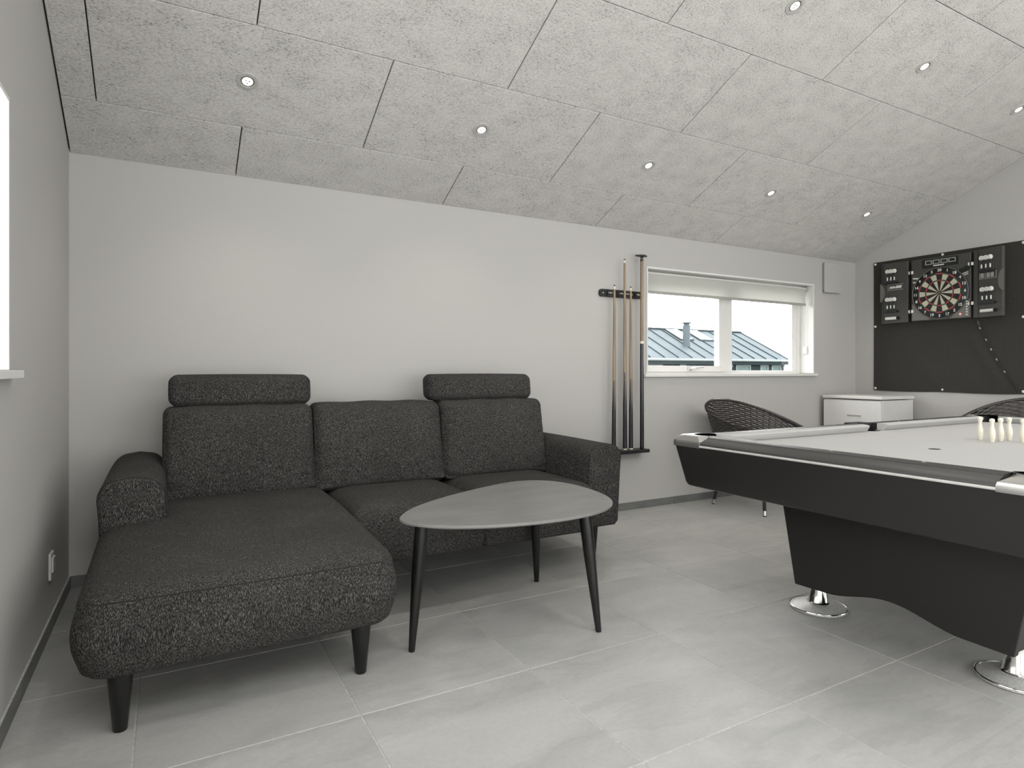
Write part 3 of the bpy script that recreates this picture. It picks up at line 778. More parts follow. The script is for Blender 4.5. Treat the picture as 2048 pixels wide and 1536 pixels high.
# back cushions leaning against the frame, with soft wrinkles at the sides
def back_fn(seed):
    def f(p, u, v, w):
        p.y += 0.20 * (p.z + 0.22) * 0.9
        wr = math.exp(-((abs(u) - 0.93) / 0.12) ** 2)
        p.y += 0.013 * wr * math.sin(w * 21 + u * 3 + seed) * (1 if v < 0 else 0) * (0.15 + max(0, -w))
        p.z += 0.002 * math.sin(u * 9 + seed) * max(0, w)
        p.x += 0.012 * u * max(0, -w)
        return p
    return f
for k, (xa, xb) in enumerate(((-0.012, 0.652), (0.660, 1.350), (1.358, 2.025))):
    bc, fb = cushion('back_cushion', ((xa + xb) / 2, 3.265, 0.667), (xb - xa, 0.20, 0.436), 0.038, (0.004, 0.040, 0.006), back_fn(k * 2.1), 18)
def hr_fn(p, u, v, w):
    p.y += 0.12 * p.z
    p.z -= 0.006 * (1 - u * u) * max(0, -w)
    return p
for xa, xb in ((0.012, 0.655), (1.315, 1.990)):
    hr, fh = cushion('headrest', ((xa + xb) / 2, 3.375, 0.961), (xb - xa, 0.145, 0.150), 0.038, (0.004, 0.014, 0.004), hr_fn, 10)
    for d in (0.18, 0.46):
        bm = bmesh.new(); tube(bm, [(xa + d, 3.40, 0.84), (xa + d, 3.39, 0.93)], 0.006, 8); wpart('headrest_post', bm, chrome, sofa)
def sofa_leg(x, y, h=0.190, r0=0.036, r1=0.019):
    bm = bmesh.new(); lathe(bm, [(0, 0), (r1 - 0.002, 0), (r1, 0.003), (r0, h - 0.004), (r0, h), (0, h)], 20, Matrix.Translation((x, y, 0)))
    wpart('leg', bm, black_wood, sofa, smooth=True)
for x, y in ((-0.118, 2.15), (0.595, 2.15), (2.10, 2.83), (-0.13, 3.48), (2.10, 3.48)): sofa_leg(x, y, 0.215 if y > 2.5 else 0.185)

# ------------------------------------------------------------------ coffee table
ct = thing('coffee_table', 'rounded triangle coffee table with grey top and three black tapered legs', 'table', (1.3, 2.3, 0))
outl = [(0.775, 2.272), (0.857, 2.383), (0.983, 2.478), (1.134, 2.567), (1.29, 2.638), (1.445, 2.70), (1.56, 2.722), (1.66, 2.69), (1.728, 2.60), (1.753, 2.458), (1.738, 2.29), (1.705, 2.16), (1.645, 2.065), (1.556, 1.993), (1.433, 1.945), (1.265, 1.935), (1.10, 1.958), (0.953, 2.005), (0.845, 2.067), (0.778, 2.145), (0.757, 2.21)]
def smooth_loop(p, n=4):
    out = []; m = len(p)
    for i in range(m):
        p0, p1, p2, p3 = [Vector(p[(i + k) % m]) for k in (-1, 0, 1, 2)]
        for k in range(n):
            s = k / n
            out.append(0.5 * ((2 * p1) + (p2 - p0) * s + (2 * p0 - 5 * p1 + 4 * p2 - p3) * s * s + (3 * p1 - p0 - 3 * p2 + p3) * s ** 3))
    return out
def relax(p, it):
    for _ in range(it): p = [(p[i - 1] + p[i] * 2 + p[(i + 1) % len(p)]) / 4 for i in range(len(p))]
    return p
lp = relax(smooth_loop(outl), 10)
cen = sum(lp, Vector((0, 0))) / len(lp)
bm = bmesh.new()
def loop_at(z, off):
    r = []
    for i, p in enumerate(lp):
        tg = lp[(i + 1) % len(lp)] - lp[i - 1]; nn = Vector((tg.y, -tg.x)).normalized()
        if nn.dot(p - cen) < 0: nn = -nn
        q = p + nn * off; r.append(bm.verts.new((q.x, q.y, z)))
    return r
loops = [loop_at(0.478, -0.035), loop_at(0.488, -0.003), loop_at(0.491, 0.0), loop_at(0.498, 0.0), loop_at(0.500, -0.002)]
bm.faces.new(loops[0][::-1]); bm.faces.new(loops[-1])
for a, b in zip(loops, loops[1:]):
    for i in range(len(a)): bm.faces.new((a[i], a[(i + 1) % len(a)], b[(i + 1) % len(a)], b[i]))
wpart('table_top', bm, table_top, ct, smooth=True, angle=35)
for (fx_, fy_), (tx, ty) in (((0.806, 2.217), (0.845, 2.212)), ((1.529, 2.017), (1.492, 2.062)), ((1.621, 2.648), (1.575, 2.585))):
    bm = bmesh.new(); a, b = Vector((fx_, fy_, 0.0)), Vector((tx, ty, 0.482))
    tube(bm, [a, a.lerp(b, 0.012), a.lerp(b, 0.3), a.lerp(b, 0.62), a.lerp(b, 0.85), b], [0.0112, 0.0122, 0.0178, 0.0238, 0.0256, 0.0252], 18)
    for v in bm.verts:
        if v.co.z < 0: v.co.z = 0.0
    wpart('leg', bm, black_wood, ct, smooth=True)

# ------------------------------------------------------------------ pool table
PX0, PX1, PY0, PY1 = 1.985, 4.685, 0.655, 2.09
PCX, PCY = (PX0 + PX1) / 2, (PY0 + PY1) / 2
ZR, ZB = 0.770, 0.733
pt = thing('pool_table', 'black pool table with pale grey cloth, chrome corners and round chrome feet', 'pool table', (PCX, PCY, 0))
CC = 0.118; RP = 0.060          # pocket centre inset, radius
# bed
def arc(cx, cy, r, a0, a1, n=10): return [(cx + r * math.cos(rad(a0 + (a1 - a0) * i / n)), cy + r * math.sin(rad(a0 + (a1 - a0) * i / n))) for i in range(n + 1)]
i0 = 0.10
bx0, bx1, by0, by1 = PX0 + i0, PX1 - i0, PY0 + i0, PY1 - i0
cr = [(PX0 + CC, PY0 + CC), (PX1 - CC, PY0 + CC), (PX1 - CC, PY1 - CC), (PX0 + CC, PY1 - CC)]
md = [(PCX, PY0 + 0.095), (PCX, PY1 - 0.095)]
out = []
d_ = math.sqrt(RP ** 2 - (CC - i0) ** 2)
aa = math.degrees(math.asin((CC - i0) / RP))
out += arc(*cr[0], RP, 90 + (90 - aa) , 0 - aa, 14)[::-1][::-1] if False else []
def corner_arc(c, start, end): return arc(c[0], c[1], RP, start, end, 14)
out += corner_arc(cr[0], 180 - aa, -90 + aa)          # from left edge round the inside to bottom edge
ab = math.degrees(math.asin((i0 - 0.095) / RP)) if i0 > 0.095 else 0
out += arc(md[0][0], md[0][1], RP, 180 - ab, ab, 14)
out += corner_arc(cr[1], 270 - aa, 0 + aa)
out += corner_arc(cr[2], 360 - aa, 90 + aa)
out += arc(md[1][0], md[1][1], RP, 360 - ab, 180 + ab, 14)
out += corner_arc(cr[3], 90 - aa + 0, -180 + aa + 0) if False else corner_arc(cr[3], 450 - aa, 180 + aa)
bm = bmesh.new(); prism(bm, out, lambda x, y: (x, y, 0.690), lambda x, y: (x, y, ZB))
bed = wpart('cloth_bed', bm, cloth, pt)
def spot(x, y):
    bm = bmesh.new(); lathe(bm, [(0, 0.0008), (0.022, 0.0008), (0.022, 0)], 20, Matrix.Translation((x, y, ZB + 0.0002))); wsub('table_spot', bm, charcoal_pl, bed)
spot(2.766, PCY + 0.005); spot(PX1 - 0.78, PCY + 0.005)
# rails and cushions, lofted along their length
rail_prof = [(0.0, 0.737), (0.002, 0.744), (0.010, 0.7505), (0.026, 0.7580), (0.043, 0.7642), (0.047, 0.7685), (0.052, 0.7696), (0.105, 0.770), (0.105, 0.728), (0.004, 0.728)]
cush_prof = [(0.105, 0.7695), (0.130, 0.7690), (0.149, 0.7665), (0.154, 0.762), (0.152, 0.757), (0.136, 0.7345), (0.105, 0.7345)]
def loft(bm, prof, fn, a, b, ka=0.0, kb=0.0, s0=0.105):
    A = [bm.verts.new(fn(a + ka * (s - s0), s, z)) for s, z in prof]; B = [bm.verts.new(fn(b - kb * (s - s0), s, z)) for s, z in prof]
    bm.faces.new(A); bm.faces.new(B[::-1])
    n = len(prof)
    for i in range(n): bm.faces.new((A[i], B[i], B[(i + 1) % n], A[(i + 1) % n]))
sides = {'xlo': lambda t, s, z: (PX0 + s, t, z), 'xhi': lambda t, s, z: (PX1 - s, t, z), 'ylo': lambda t, s, z: (t, PY0 + s, z), 'yhi': lambda t, s, z: (t, PY1 - s, z)}
CS = 0.178
segs = [('xlo', PY0 + CS, PY1 - CS, 1.0, 1.0), ('xhi', PY0 + CS, PY1 - CS, 1.0, 1.0)]
for sd in ('ylo', 'yhi'):
    segs += [(sd, PX0 + CS, PCX - 0.066, 1.0, 0.35), (sd, PCX + 0.066, PX1 - CS, 0.35, 1.0)]
for sd, a, b, ka, kb in segs:
    bm = bmesh.new(); loft(bm, rail_prof, sides[sd], a, b)
    rl = wpart('rail', bm, rail_mat, pt, smooth=True, angle=18)
    bm = bmesh.new(); loft(bm, cush_prof, sides[sd], a, b, ka, kb)
    wsub('rail_cushion', bm, cloth, rl, smooth=True, angle=50)
    n = 3
    for k in range(1, n + 1):
        tpos = a - CS + 0.10 + (b - a + (CS - 0.10) * 2 if sd[0] == 'x' else b - a + CS) * k / (n + 1)
        if not (a + 0.02 < tpos < b - 0.02): continue
        bm = bmesh.new()
        poly = [(tpos - 0.007, 0.087), (tpos, 0.0835), (tpos + 0.007, 0.087), (tpos, 0.0905)]
        prism(bm, poly, lambda t, s: sides[sd](t, s, 0.7695), lambda t, s: sides[sd](t, s, 0.7706))
        wsub('sight_marker', bm, white_print, rl)
for sd, a, b in (('xlo', PY0 + CS, PY1 - CS), ('xhi', PY0 + CS, PY1 - CS), ('ylo', PX0 + CS, PX1 - CS), ('yhi', PX0 + CS, PX1 - CS)):
    bm = bmesh.new(); loft(bm, [(-0.003, 0.7285), (-0.004, 0.7325), (-0.002, 0.7365), (0.006, 0.737), (0.006, 0.7285)], sides[sd], a, b)
    wpart('trim_strip', bm, trim_alu, pt)
# chrome corner castings
for sx, sy, (ox, oy) in ((1, 1, (PX0, PY0)), (-1, 1, (PX1, PY0)), (-1, -1, (PX1, PY1)), (1, -1, (PX0, PY1))):
    r_ = 0.05
    outer = [(-0.004, CS)] + [(r_ - 0.004 - r_ * math.cos(rad(a)), r_ - 0.004 - r_ * math.sin(rad(a))) for a in range(0, 91, 15)] + [(CS, -0.004)]
    inner = [(CS, 0.102)] + [(CC + (RP + 0.004) * math.cos(rad(a)), CC + (RP + 0.004) * math.sin(rad(a))) for a in range(-20, -251, -15)] + [(0.102, CS)]
    P = outer + inner
    bm = bmesh.new()
    c0 = Vector((0.08, 0.08))
    def lvl(z, inset, lift):
        r = []
        for i, (x, y) in enumerate(P):
            v = Vector((x, y))
            if i < len(outer): v = v + (c0 - v) * inset
            r.append(bm.verts.new((ox + sx * v.x, oy + sy * v.y, z)))
        return r
    L = [lvl(0.7245, 0.0, 0), lvl(0.742, 0.0, 0), lvl(0.752, 0.03, 0), lvl(0.764, 0.22, 0), lvl(0.7725, 0.42, 0)]
    for A, B in zip(L, L[1:]):
        for i in range(len(P)): bm.faces.new((A[i], A[(i + 1) % len(P)], B[(i + 1) % len(P)], B[i]))
    bm.faces.new(L[0][::-1]); bm.faces.new(L[-1])
    wpart('corner_casting', bm, cast_alu, pt, smooth=True, angle=30)
# black pocket cups and side pocket caps
for k, (x, y) in enumerate(cr + md):
    bm = bmesh.new()
    lathe(bm, [(RP + 0.002, 0.768 - 0.012), (RP + 0.002, 0.62), (RP - 0.004, 0.62), (RP - 0.004, 0.752), (RP - 0.001, 0.756)] if False else [(RP - 0.0025, 0.728), (RP - 0.0025, 0.63), (0, 0.628)], 24, Matrix.Translation((x, y, 0)))
    wpart('pocket_cup', bm, black_pl, pt, smooth=True)
for sx, sy, (ox, oy) in ((1, 1, (PX0, PY0)), (-1, 1, (PX1, PY0)), (-1, -1, (PX1, PY1)), (1, -1, (PX0, PY1))):
    bm = bmesh.new(); rows_ = []
    for a in range(-24, -247, -10):
        ca, sa = math.cos(rad(a)), math.sin(rad(a))
        rows_.append([bm.verts.new((ox + sx * (CC + r * ca), oy + sy * (CC + r * sa), z)) for r, z in ((RP + 0.0036, 0.70), (RP + 0.0036, 0.7735), (RP - 0.001, 0.7735), (RP - 0.002, 0.70))])
    for A, B in zip(rows_, rows_[1:]):
        for q in range(4): bm.faces.new((A[q], A[(q + 1) % 4], B[(q + 1) % 4], B[q]))
    bm.faces.new(rows_[0]); bm.faces.new(rows_[-1][::-1])
    wpart('pocket_liner', bm, black_pl, pt, smooth=True, angle=40)
for sd in ('ylo', 'yhi'):
    # a cap filling the gap between the two side rails, hollowed by the pocket
    w_ = 0.0655
    P = [(PCX - w_, 0.0), (PCX + w_, 0.0), (PCX + w_, 0.09)] + [(PCX + 0.052 * math.cos(rad(a)), 0.095 + 0.052 * math.sin(rad(a))) for a in range(0, -181, -15)] + [(PCX - w_, 0.09)]
    bm = bmesh.new(); prism(bm, P, lambda t, s: sides[sd](t, s, 0.70), lambda t, s: sides[sd](t, s, 0.7705))
    wpart('side_pocket_cap', bm, black_pl, pt, bevel=0.002)
# apron
def rect_loop(bm, ins, z, r, n=6):
    x0, x1, y0, y1 = PX0 + ins, PX1 - ins, PY0 + ins, PY1 - ins
    pts = []
    for cx, cy, a0 in ((x1 - r, y1 - r, 0), (x0 + r, y1 - r, 90), (x0 + r, y0 + r, 180), (x1 - r, y0 + r, 270)):
        pts += [(cx + r * math.cos(rad(a0 + 90 * i / n)), cy + r * math.sin(rad(a0 + 90 * i / n))) for i in range(n + 1)]
    return [bm.verts.new((x, y, z)) for x, y in pts]
bm = bmesh.new()
L = [rect_loop(bm, 0.003, 0.7284, 0.045), rect_loop(bm, 0.036, 0.562, 0.045), rect_loop(bm, 0.042, 0.550, 0.045), rect_loop(bm, 0.055, 0.545, 0.045), rect_loop(bm, 0.075, 0.545, 0.045), rect_loop(bm, 0.045, 0.70, 0.045)]
for A, B in zip(L, L[1:]):
    for i in range(len(A)): bm.faces.new((A[i], A[(i + 1) % len(A)], B[(i + 1) % len(A)], B[i]))
ap = wpart('apron', bm, black_lam, pt, smooth=True, angle=30)
bm = bmesh.new(); box(bm, PX0 + 0.08, PX1 - 0.08, PY0 + 0.08, PY1 - 0.08, 0.575, 0.615); wpart('slate_frame', bm, black_lam, pt)
bm = bmesh.new(); lathe(bm, [(0, 0.002), (0.006, 0.001), (0.006, 0)], 12, Matrix.Translation((PX0 + 0.034, 1.56, 0.585)) @ Matrix.Rotation(rad(-90), 4, 'Y')); wsub('screw_cap', bm, grey_pl, ap)
# pedestal with arched ends
EX = 2.425
def ped_poly(yc, hw_top, hw_bot, ztop, zb, zarch):
    pts = [(yc - hw_top, ztop), (yc + hw_top, ztop), (yc + hw_bot, zb)]
    n = 18; ya = hw_bot - 0.145
    for i in range(n + 1):
        s = -1 + 2 * i / n
        pts.append((yc - s * ya, zb + 0.004 + (zarch - zb) * (0.5 + 0.5 * math.cos(s * PI)) ** 0.95))
    pts.append((yc - hw_bot, zb))
    return pts
for xa, xb in ((EX, EX + 0.03), (2 * PCX - EX - 0.03, 2 * PCX - EX)):
    bm = bmesh.new(); poly = ped_poly(PCY, 0.488, 0.405, 0.575, 0.115, 0.163)
    prism(bm, poly, lambda y, z: (xa, y, z), lambda y, z: (xb, y, z)); wpart('pedestal_end', bm, black_lam, pt, bevel=0.003)
for sg in (-1, 1):
    bm = bmesh.new()
    def side(x, z, o): 
        hw = 0.405 + (0.488 - 0.405) * (z - 0.115) / 0.46 - o
        return (x, PCY + sg * hw, z)
    poly = [(EX + 0.031, 0.575), (2 * PCX - EX - 0.031, 0.575), (2 * PCX - EX - 0.031, 0.125), (2 * PCX - EX - 0.25, 0.125), (PCX + 0.3, 0.30), (PCX - 0.3, 0.30), (EX + 0.25, 0.125), (EX + 0.031, 0.125)]
    prism(bm, poly, lambda x, z: side(x, z, 0.004), lambda x, z: side(x, z, 0.03)); wpart('pedestal_side', bm, black_lam, pt)
for lx in (2.535, 2 * PCX - 2.535):
    for ly in (PCY + 0.368, PCY - 0.368):
        Mx = Matrix.Translation((lx, ly, 0))
        bm = bmesh.new(); lathe(bm, [(0.030, 0.30), (0.031, 0.12), (0.040, 0.036), (0.046, 0.029), (0.0, 0.029)], 32, Mx)
        lg = wpart('leg', bm, chrome, pt, smooth=True, angle=60)
        bm = bmesh.new(); lathe(bm, [(0, 0.0), (0.112, 0.0), (0.117, 0.004), (0.117, 0.009), (0.113, 0.012), (0.108, 0.013), (0.090, 0.022), (0.055, 0.029), (0, 0.030)], 48, Mx)
        wsub('foot_disc', bm, chrome_rough, lg, smooth=True, angle=50)
        bm = bmesh.new(); tube(bm, [(lx + 0.115 * math.cos(2 * PI * i / 48), ly + 0.115 * math.sin(2 * PI * i / 48), 0.0105) for i in range(48)], 0.0032, 8, closed=True)
        wsub('foot_ring', bm, chrome, lg, smooth=True)

# ------------------------------------------------------------------ bowling style pins on the cloth
PINS = [(3.321, 1.458, 'white table pin farthest back, in front of the far corner pocket'),
        (3.251, 1.380, 'white table pin nearest the camera end of the cross'),
        (3.330, 1.380, 'white table pin in the middle of the cross of five'),
        (3.412, 1.380, 'white table pin on the far right side of the pool table, behind the middle one'),
        (3.348, 1.302, 'white table pin at the right edge of the picture')]
pin_proto = None
for x, y, lb in PINS:
    if pin_proto is None:
        bm = bmesh.new(); prof = [(0, 0), (0.0085, 0), (0.0095, 0.002), (0.0125, 0.022), (0.0135, 0.036), (0.0125, 0.050), (0.0085, 0.068), (0.0072, 0.080), (0.0085, 0.088), (0.0105, 0.095), (0.0108, 0.100), (0.0085, 0.106), (0, 0.1085)]
        o = obj('table_pin', bm if lathe(bm, prof, 20) is None else bm, pin_mat, None, smooth=True, angle=80); pin_proto = o
    else:
        o = pin_proto.copy(); COL.objects.link(o)
    o.location = (x, y, ZB + 0.0003)
    tag(o, lb, 'pin', 'pins standing on the pool table')

# ------------------------------------------------------------------ cue rack and cues
rk = thing('cue_clip_bar', 'black rounded wall bar with clips holding the cues beside the window', 'cue rack', (2.985, YB - 0.01, 1.605))
def capsule_plan(xa, xb, ya, yb, r, n=6):
    return [(xa + r - r * math.sin(rad(90 * i / n)) if False else xa, ya)] 
bm = bmesh.new(); r_ = 0.02
zc = 1.634
poly = []
for cx, a0 in ((3.165, -90), (2.805, 90)):
    poly += [(cx + 0.018 * math.cos(rad(a0 + 180 * i / 10)), zc + 0.028 * math.sin(rad(a0 + 180 * i / 10))) for i in range(11)]
prism(bm, poly, lambda x, z: (x, YB - 0.022, z), lambda x, z: (x, YB - 0.0005, z)); upper = wpart('upper_bar', bm, black_wood, rk, bevel=0.003)
cue_x = [2.872, 2.977, 3.034, 3.141]; RACKY = 0.074
for x in cue_x:
    bm = bmesh.new()
    pts = [(x + 0.0135 * math.sin(rad(a)), YB - 0.045 - 0.0135 * math.cos(rad(a)), zc) for a in range(-140, -30, 10)]
    for sg in (-1, 1):
        tube(bm, [(x + sg * 0.006, YB - 0.022, zc), (x + sg * 0.016, YB - 0.034, zc), (x + sg * 0.0155, YB - 0.05, zc), (x + sg * 0.012, YB - 0.057, zc)], 0.0035, 8)
    wsub('cue_clip', bm, ivory, upper, smooth=True)
for xs_ in (2.815, 2.925, 3.09):
    bm = bmesh.new(); lathe(bm, [(0.004, 0), (0.004, 0.0012), (0, 0.0018)], 12, Matrix.Translation((xs_, YB - 0.0222, zc)) @ Matrix.Rotation(rad(90), 4, 'X')); wsub('screw', bm, chrome, upper)
bm = bmesh.new(); box(bm, 2.80, 3.195, YB - 0.105, YB - 0.0005, 0.440, 0.466); tag(obj('cue_shelf', bm, black_wood, bevel=0.006), 'small black wall shelf that the cue butts stand on beside the sofa arm', 'shelf')

def cue(label, x, ztop, zsplit, lean, bridge=False):
    L = ztop - 0.468
    nm = 'bridge_stick' if bridge else 'billiard_cue'
    t_ = thing(nm, label, 'cue', (x, YB - RACKY, 0.468), 0, 'cues in the wall rack')
    t_.rotation_euler = (rad(-lean[1]), rad(lean[0]), 0)
    zb = zsplit - 0.468
    rr = lambda z: 0.0165 + (0.0072 - 0.0165) * (z / L) if not bridge else 0.0160 + (0.0115 - 0.0160) * (z / L)
    bm = bmesh.new(); lathe(bm, [(0, 0.012), (rr(0), 0.012), (rr(zb * .5), zb * .5), (rr(zb), zb), (0, zb)], 16); bt = obj('butt', bm, cue_black, t_, smooth=True)
    bm = bmesh.new(); lathe(bm, [(0, 0), (0.0135, 0), (0.015, 0.003), (rr(0), 0.0118), (0, 0.0118)], 16); obj('bumper', bm, ivory if x in cue_x[1:3] else black_pl, bt, smooth=True)
    if not bridge:      # wood points running down into the black butt
        for k in range(4):
            bm = bmesh.new(); a = PI / 2 * k
            h = 0.22
            vs = []
            for (dz, wv) in ((0.0, 0.55), (-h, 0.02)):
                z = zb + dz
                for s in (-1, 0, 1):
                    vs.append(bm.verts.new(((rr(z) + 0.0004) * math.cos(a + s * wv), (rr(z) + 0.0004) * math.sin(a + s * wv), z)))
            bm.faces.new((vs[0], vs[1], vs[4], vs[3])); bm.faces.new((vs[1], vs[2], vs[5], vs[4]))
            obj('inlay_point', bm, maple, bt)
    else:
        bm = bmesh.new(); lathe(bm, [(rr(zb) + .0008, zb - 0.006), (rr(zb) + .0008, zb + 0.012), (0.009, zb + 0.012)], 16); obj('joint_ring', bm, ivory, t_, smooth=True, angle=40)
    top = L - (0.03 if not bridge else 0.02)
    bm = bmesh.new(); lathe(bm, [(0, zb), (rr(zb), zb), (rr((zb + top) / 2), (zb + top) / 2), (rr(top), top), (0, top)], 16); obj('shaft', bm, maple, t_, smooth=True)
    if not bridge:
        bm = bmesh.new(); lathe(bm, [(0, top), (0.0066, top), (0.0065, top + 0.022), (0, top + 0.022)], 14); fr = obj('ferrule', bm, ivory, t_, smooth=True)
        bm = bmesh.new(); lathe(bm, [(0.0066, top + 0.022), (0.0068, top + 0.027), (0.004, top + 0.030), (0, top + 0.031)], 14); obj('tip', bm, tip_mat, fr, smooth=True)
    else:
        bm = bmesh.new()
        lathe(bm, [(0, L - 0.05), (0.0115, L - 0.05), (0.012, L - 0.03), (0.010, L - 0.005), (0, L - 0.005)], 14)
        hd = obj('bridge_collar', bm, black_pl, t_, smooth=True)
        bm = bmesh.new()
        P = [(-0.052, 0.0), (-0.05, 0.008), (-0.035, 0.006), (-0.02, 0.012), (-0.005, 0.013), (0.012, 0.007), (0.03, 0.012), (0.046, 0.006), (0.05, -0.002), (0.03, -0.008), (0.01, -0.012), (-0.012, -0.012), (-0.035, -0.006)]
        prism(bm, P, lambda a, b: (a, b * 2.2, L - 0.006), lambda a, b: (a, b * 2.2, L + 0.004))
        obj('bridge_head', bm, black_pl, hd, bevel=0.002)
cue('short cue leftmost in the wall rack, pale shaft and black butt', cue_x[0], 1.688, 0.985, (0.5, 0.2))
cue('tall cue, second from the left in the wall rack, with a brown shaft', cue_x[1], 1.888, 1.045, (0.05, 0.2))
cue('short cue, third from the left in the wall rack', cue_x[2], 1.686, 0.995, (0.1, 0.2))
cue('tallest stick at the right end of the rack, topped by a black rest head', cue_x[3], 1.928, 1.268, (0.12, 0.2), True)

# ------------------------------------------------------------------ white cabinet in the corner
cb = thing('drawer_cabinet', 'white square cabinet in the corner between window and dart mat', 'cabinet', (5.61, 3.35, 0))
cx0, cx1, cy0, cy1, cz = 5.365, 5.86, 3.09, 3.635, 0.832
boxpart('body', offwhite, cb, cx0 + 0.02, cx1, cy0 + 0.006, cy1, 0.05, cz - 0.034, 0.003)
boxpart('top', white, cb, cx0 - 0.004, cx1 + 0.004, cy0 - 0.004, cy1 + 0.004, cz - 0.026, cz, 0.005)
boxpart('plinth', offwhite, cb, cx0 + 0.05, cx1 - 0.02, cy0 + 0.03, cy1 - 0.02, 0.0, 0.05)
bm = bmesh.new(); box(bm, cx0, cx0 + 0.019, cy0 + 0.012, cy1 - 0.006, 0.50, cz - 0.042); dr = wpart('drawer', bm, white, cb, bevel=0.003)
bm = bmesh.new(); box(bm, cx0 - 0.006, cx0 + 0.002, 3.27, 3.40, 0.655, 0.662); wsub('drawer_handle', bm, grey_print, dr, bevel=0.0015)
bm = bmesh.new(); box(bm, cx0, cx0 + 0.019, cy0 + 0.012, cy1 - 0.006, 0.06, 0.494); dr = wpart('door', bm, white, cb, bevel=0.003)
bm = bmesh.new(); box(bm, cx0 - 0.006, cx0 + 0.002, 3.27, 3.40, 0.452, 0.459); wsub('door_handle', bm, grey_pl, dr, bevel=0.0015)

# ------------------------------------------------------------------ white wall box under the ceiling
wb = thing('wall_box', 'small white box on the back wall close under the ceiling, beside the window', 'wall box', (5.53, YB, 1.79))
bm = bmesh.new(); box(bm, 5.43, 5.64, YB - 0.016, YB - 0.0005, 1.815, 2.06); wpart('body', bm, paint, wb, bevel=0.004)
bm = bmesh.new(); box(bm, 5.415, 5.66, YB - 0.036, YB - 0.017, 1.798, 2.08); wpart('cover', bm, paint, wb, bevel=0.005)

# ------------------------------------------------------------------ wall socket
so = thing('wall_socket', 'white wall socket low on the left wall behind the chaise', 'socket', (XL, 3.11, 0.26))
boxpart('plate', white, so, XL + 0.0004, XL + 0.010, 3.070, 3.150, 0.212, 0.318, 0.003)
boxpart('insert', white, so, XL + 0.010, XL + 0.016, 3.083, 3.137, 0.240, 0.300, 0.002)
bm = bmesh.new(); tube(bm, [(XL + 0.014, 3.11, 0.255), (XL + 0.0165, 3.11, 0.255)], 0.004, 10); tube(bm, [(XL + 0.014, 3.11, 0.283), (XL + 0.0165, 3.11, 0.283)], 0.004, 10); wpart('socket_hole', bm, black_pl, so)

# ------------------------------------------------------------------ dart mat
mt = thing('dart_wall_mat', 'large black cloth mat pinned to the right wall behind the dartboard', 'wall mat', (XR, 2.88, 0.87))
MY0, MY1, MZ0, MZ1 = 2.285, 3.493, 0.872, 2.092
bm = bmesh.new(); NX, NZ = 40, 40
grid = [[None] * (NZ + 1) for _ in range(NX + 1)]; back = [[None] * (NZ + 1) for _ in range(NX + 1)]
for i in range(NX + 1):
    for j in range(NZ + 1):
        u, v = i / NX, j / NZ
        y = MY0 + (MY1 - MY0) * u; z = MZ0 + (MZ1 - MZ0) * v
        # folds hang from the pins
        w = 0.004 * math.sin(u * 9 + v * 3) * (1 - v) + 0.012 * math.exp(-((u - 0.5 - 0.8 * (v - 0.02)) / 0.05) ** 2) * math.exp(-v * 4)
        w += 0.010 * math.exp(-((u - 0.12 - 0.5 * v) / 0.04) ** 2) * math.exp(-((v - 0.3) / 0.25) ** 2)
        z += -0.008 * math.sin(PI * ((u * 2) % 1)) * (1 - v) * 0.8 if v < 0.2 else 0
        grid[i][j] = bm.verts.new((XR - 0.008 - max(-0.003, w), y, z)); back[i][j] = bm.verts.new((XR - 0.003, y, z))
for i in range(NX):
    for j in range(NZ):
        bm.faces.new((grid[i][j], grid[i + 1][j], grid[i + 1][j + 1], grid[i][j + 1])); bm.faces.new((back[i][j + 1], back[i + 1][j + 1], back[i + 1][j], back[i][j]))
for i in range(NX):
    bm.faces.new((grid[i][0], back[i][0], back[i + 1][0], grid[i + 1][0])); bm.faces.new((grid[i][NZ], grid[i + 1][NZ], back[i + 1][NZ], back[i][NZ]))
    bm.faces.new((grid[0][i], grid[0][i + 1], back[0][i + 1], back[0][i])); bm.faces.new((grid[NX][i], back[NX][i], back[NX][i + 1], grid[NX][i + 1]))
wpart('mat_cloth', bm, felt_mat, mt, smooth=True, angle=60)
for y, z in ((MY1 - 0.018, MZ1 - 0.018), (MY1 - 0.018, 1.480), (MY1 - 0.018, MZ0 + 0.020), (2.888, MZ0 + 0.020), (MY0 + 0.018, MZ1 - 0.018), (MY0 + 0.018, 1.485), (MY0 + 0.018, MZ0 + 0.020), (2.888, MZ1 - 0.018)):
    bm = bmesh.new(); lathe(bm, [(0.011, 0), (0.011, 0.003), (0.008, 0.005), (0.004, 0.006), (0, 0.0075)], 16, Matrix.Translation((XR - 0.0105, y, z)) @ Matrix.Rotation(rad(-90), 4, 'Y'))
    wpart('eyelet', bm, white_print, mt, smooth=True)

# ------------------------------------------------------------------ electronic dart cabinet
DCY, DCZ = 2.882, 1.776
XW = XR - 0.018
dc = thing('dart_cabinet', 'charcoal electronic dartboard cabinet with two open side doors on the black mat', 'dartboard', (XW, DCY, DCZ), rad(-90))
# local frame: x to the right in the picture, y into the wall, z up
def lbox(name, mat, parent, x0, x1, y0, y1, z0, z1, bevel=None):
    bm = bmesh.new(); box(bm, x0, x1, y0, y1, z0, z1); return obj(name, bm, mat, parent, bevel=bevel)
DW, DH, DD = 0.238, 0.276, 0.048
body = lbox('body', charcoal_pl, dc, -DW, DW, -DD, -0.001, -DH, DH, 0.006)
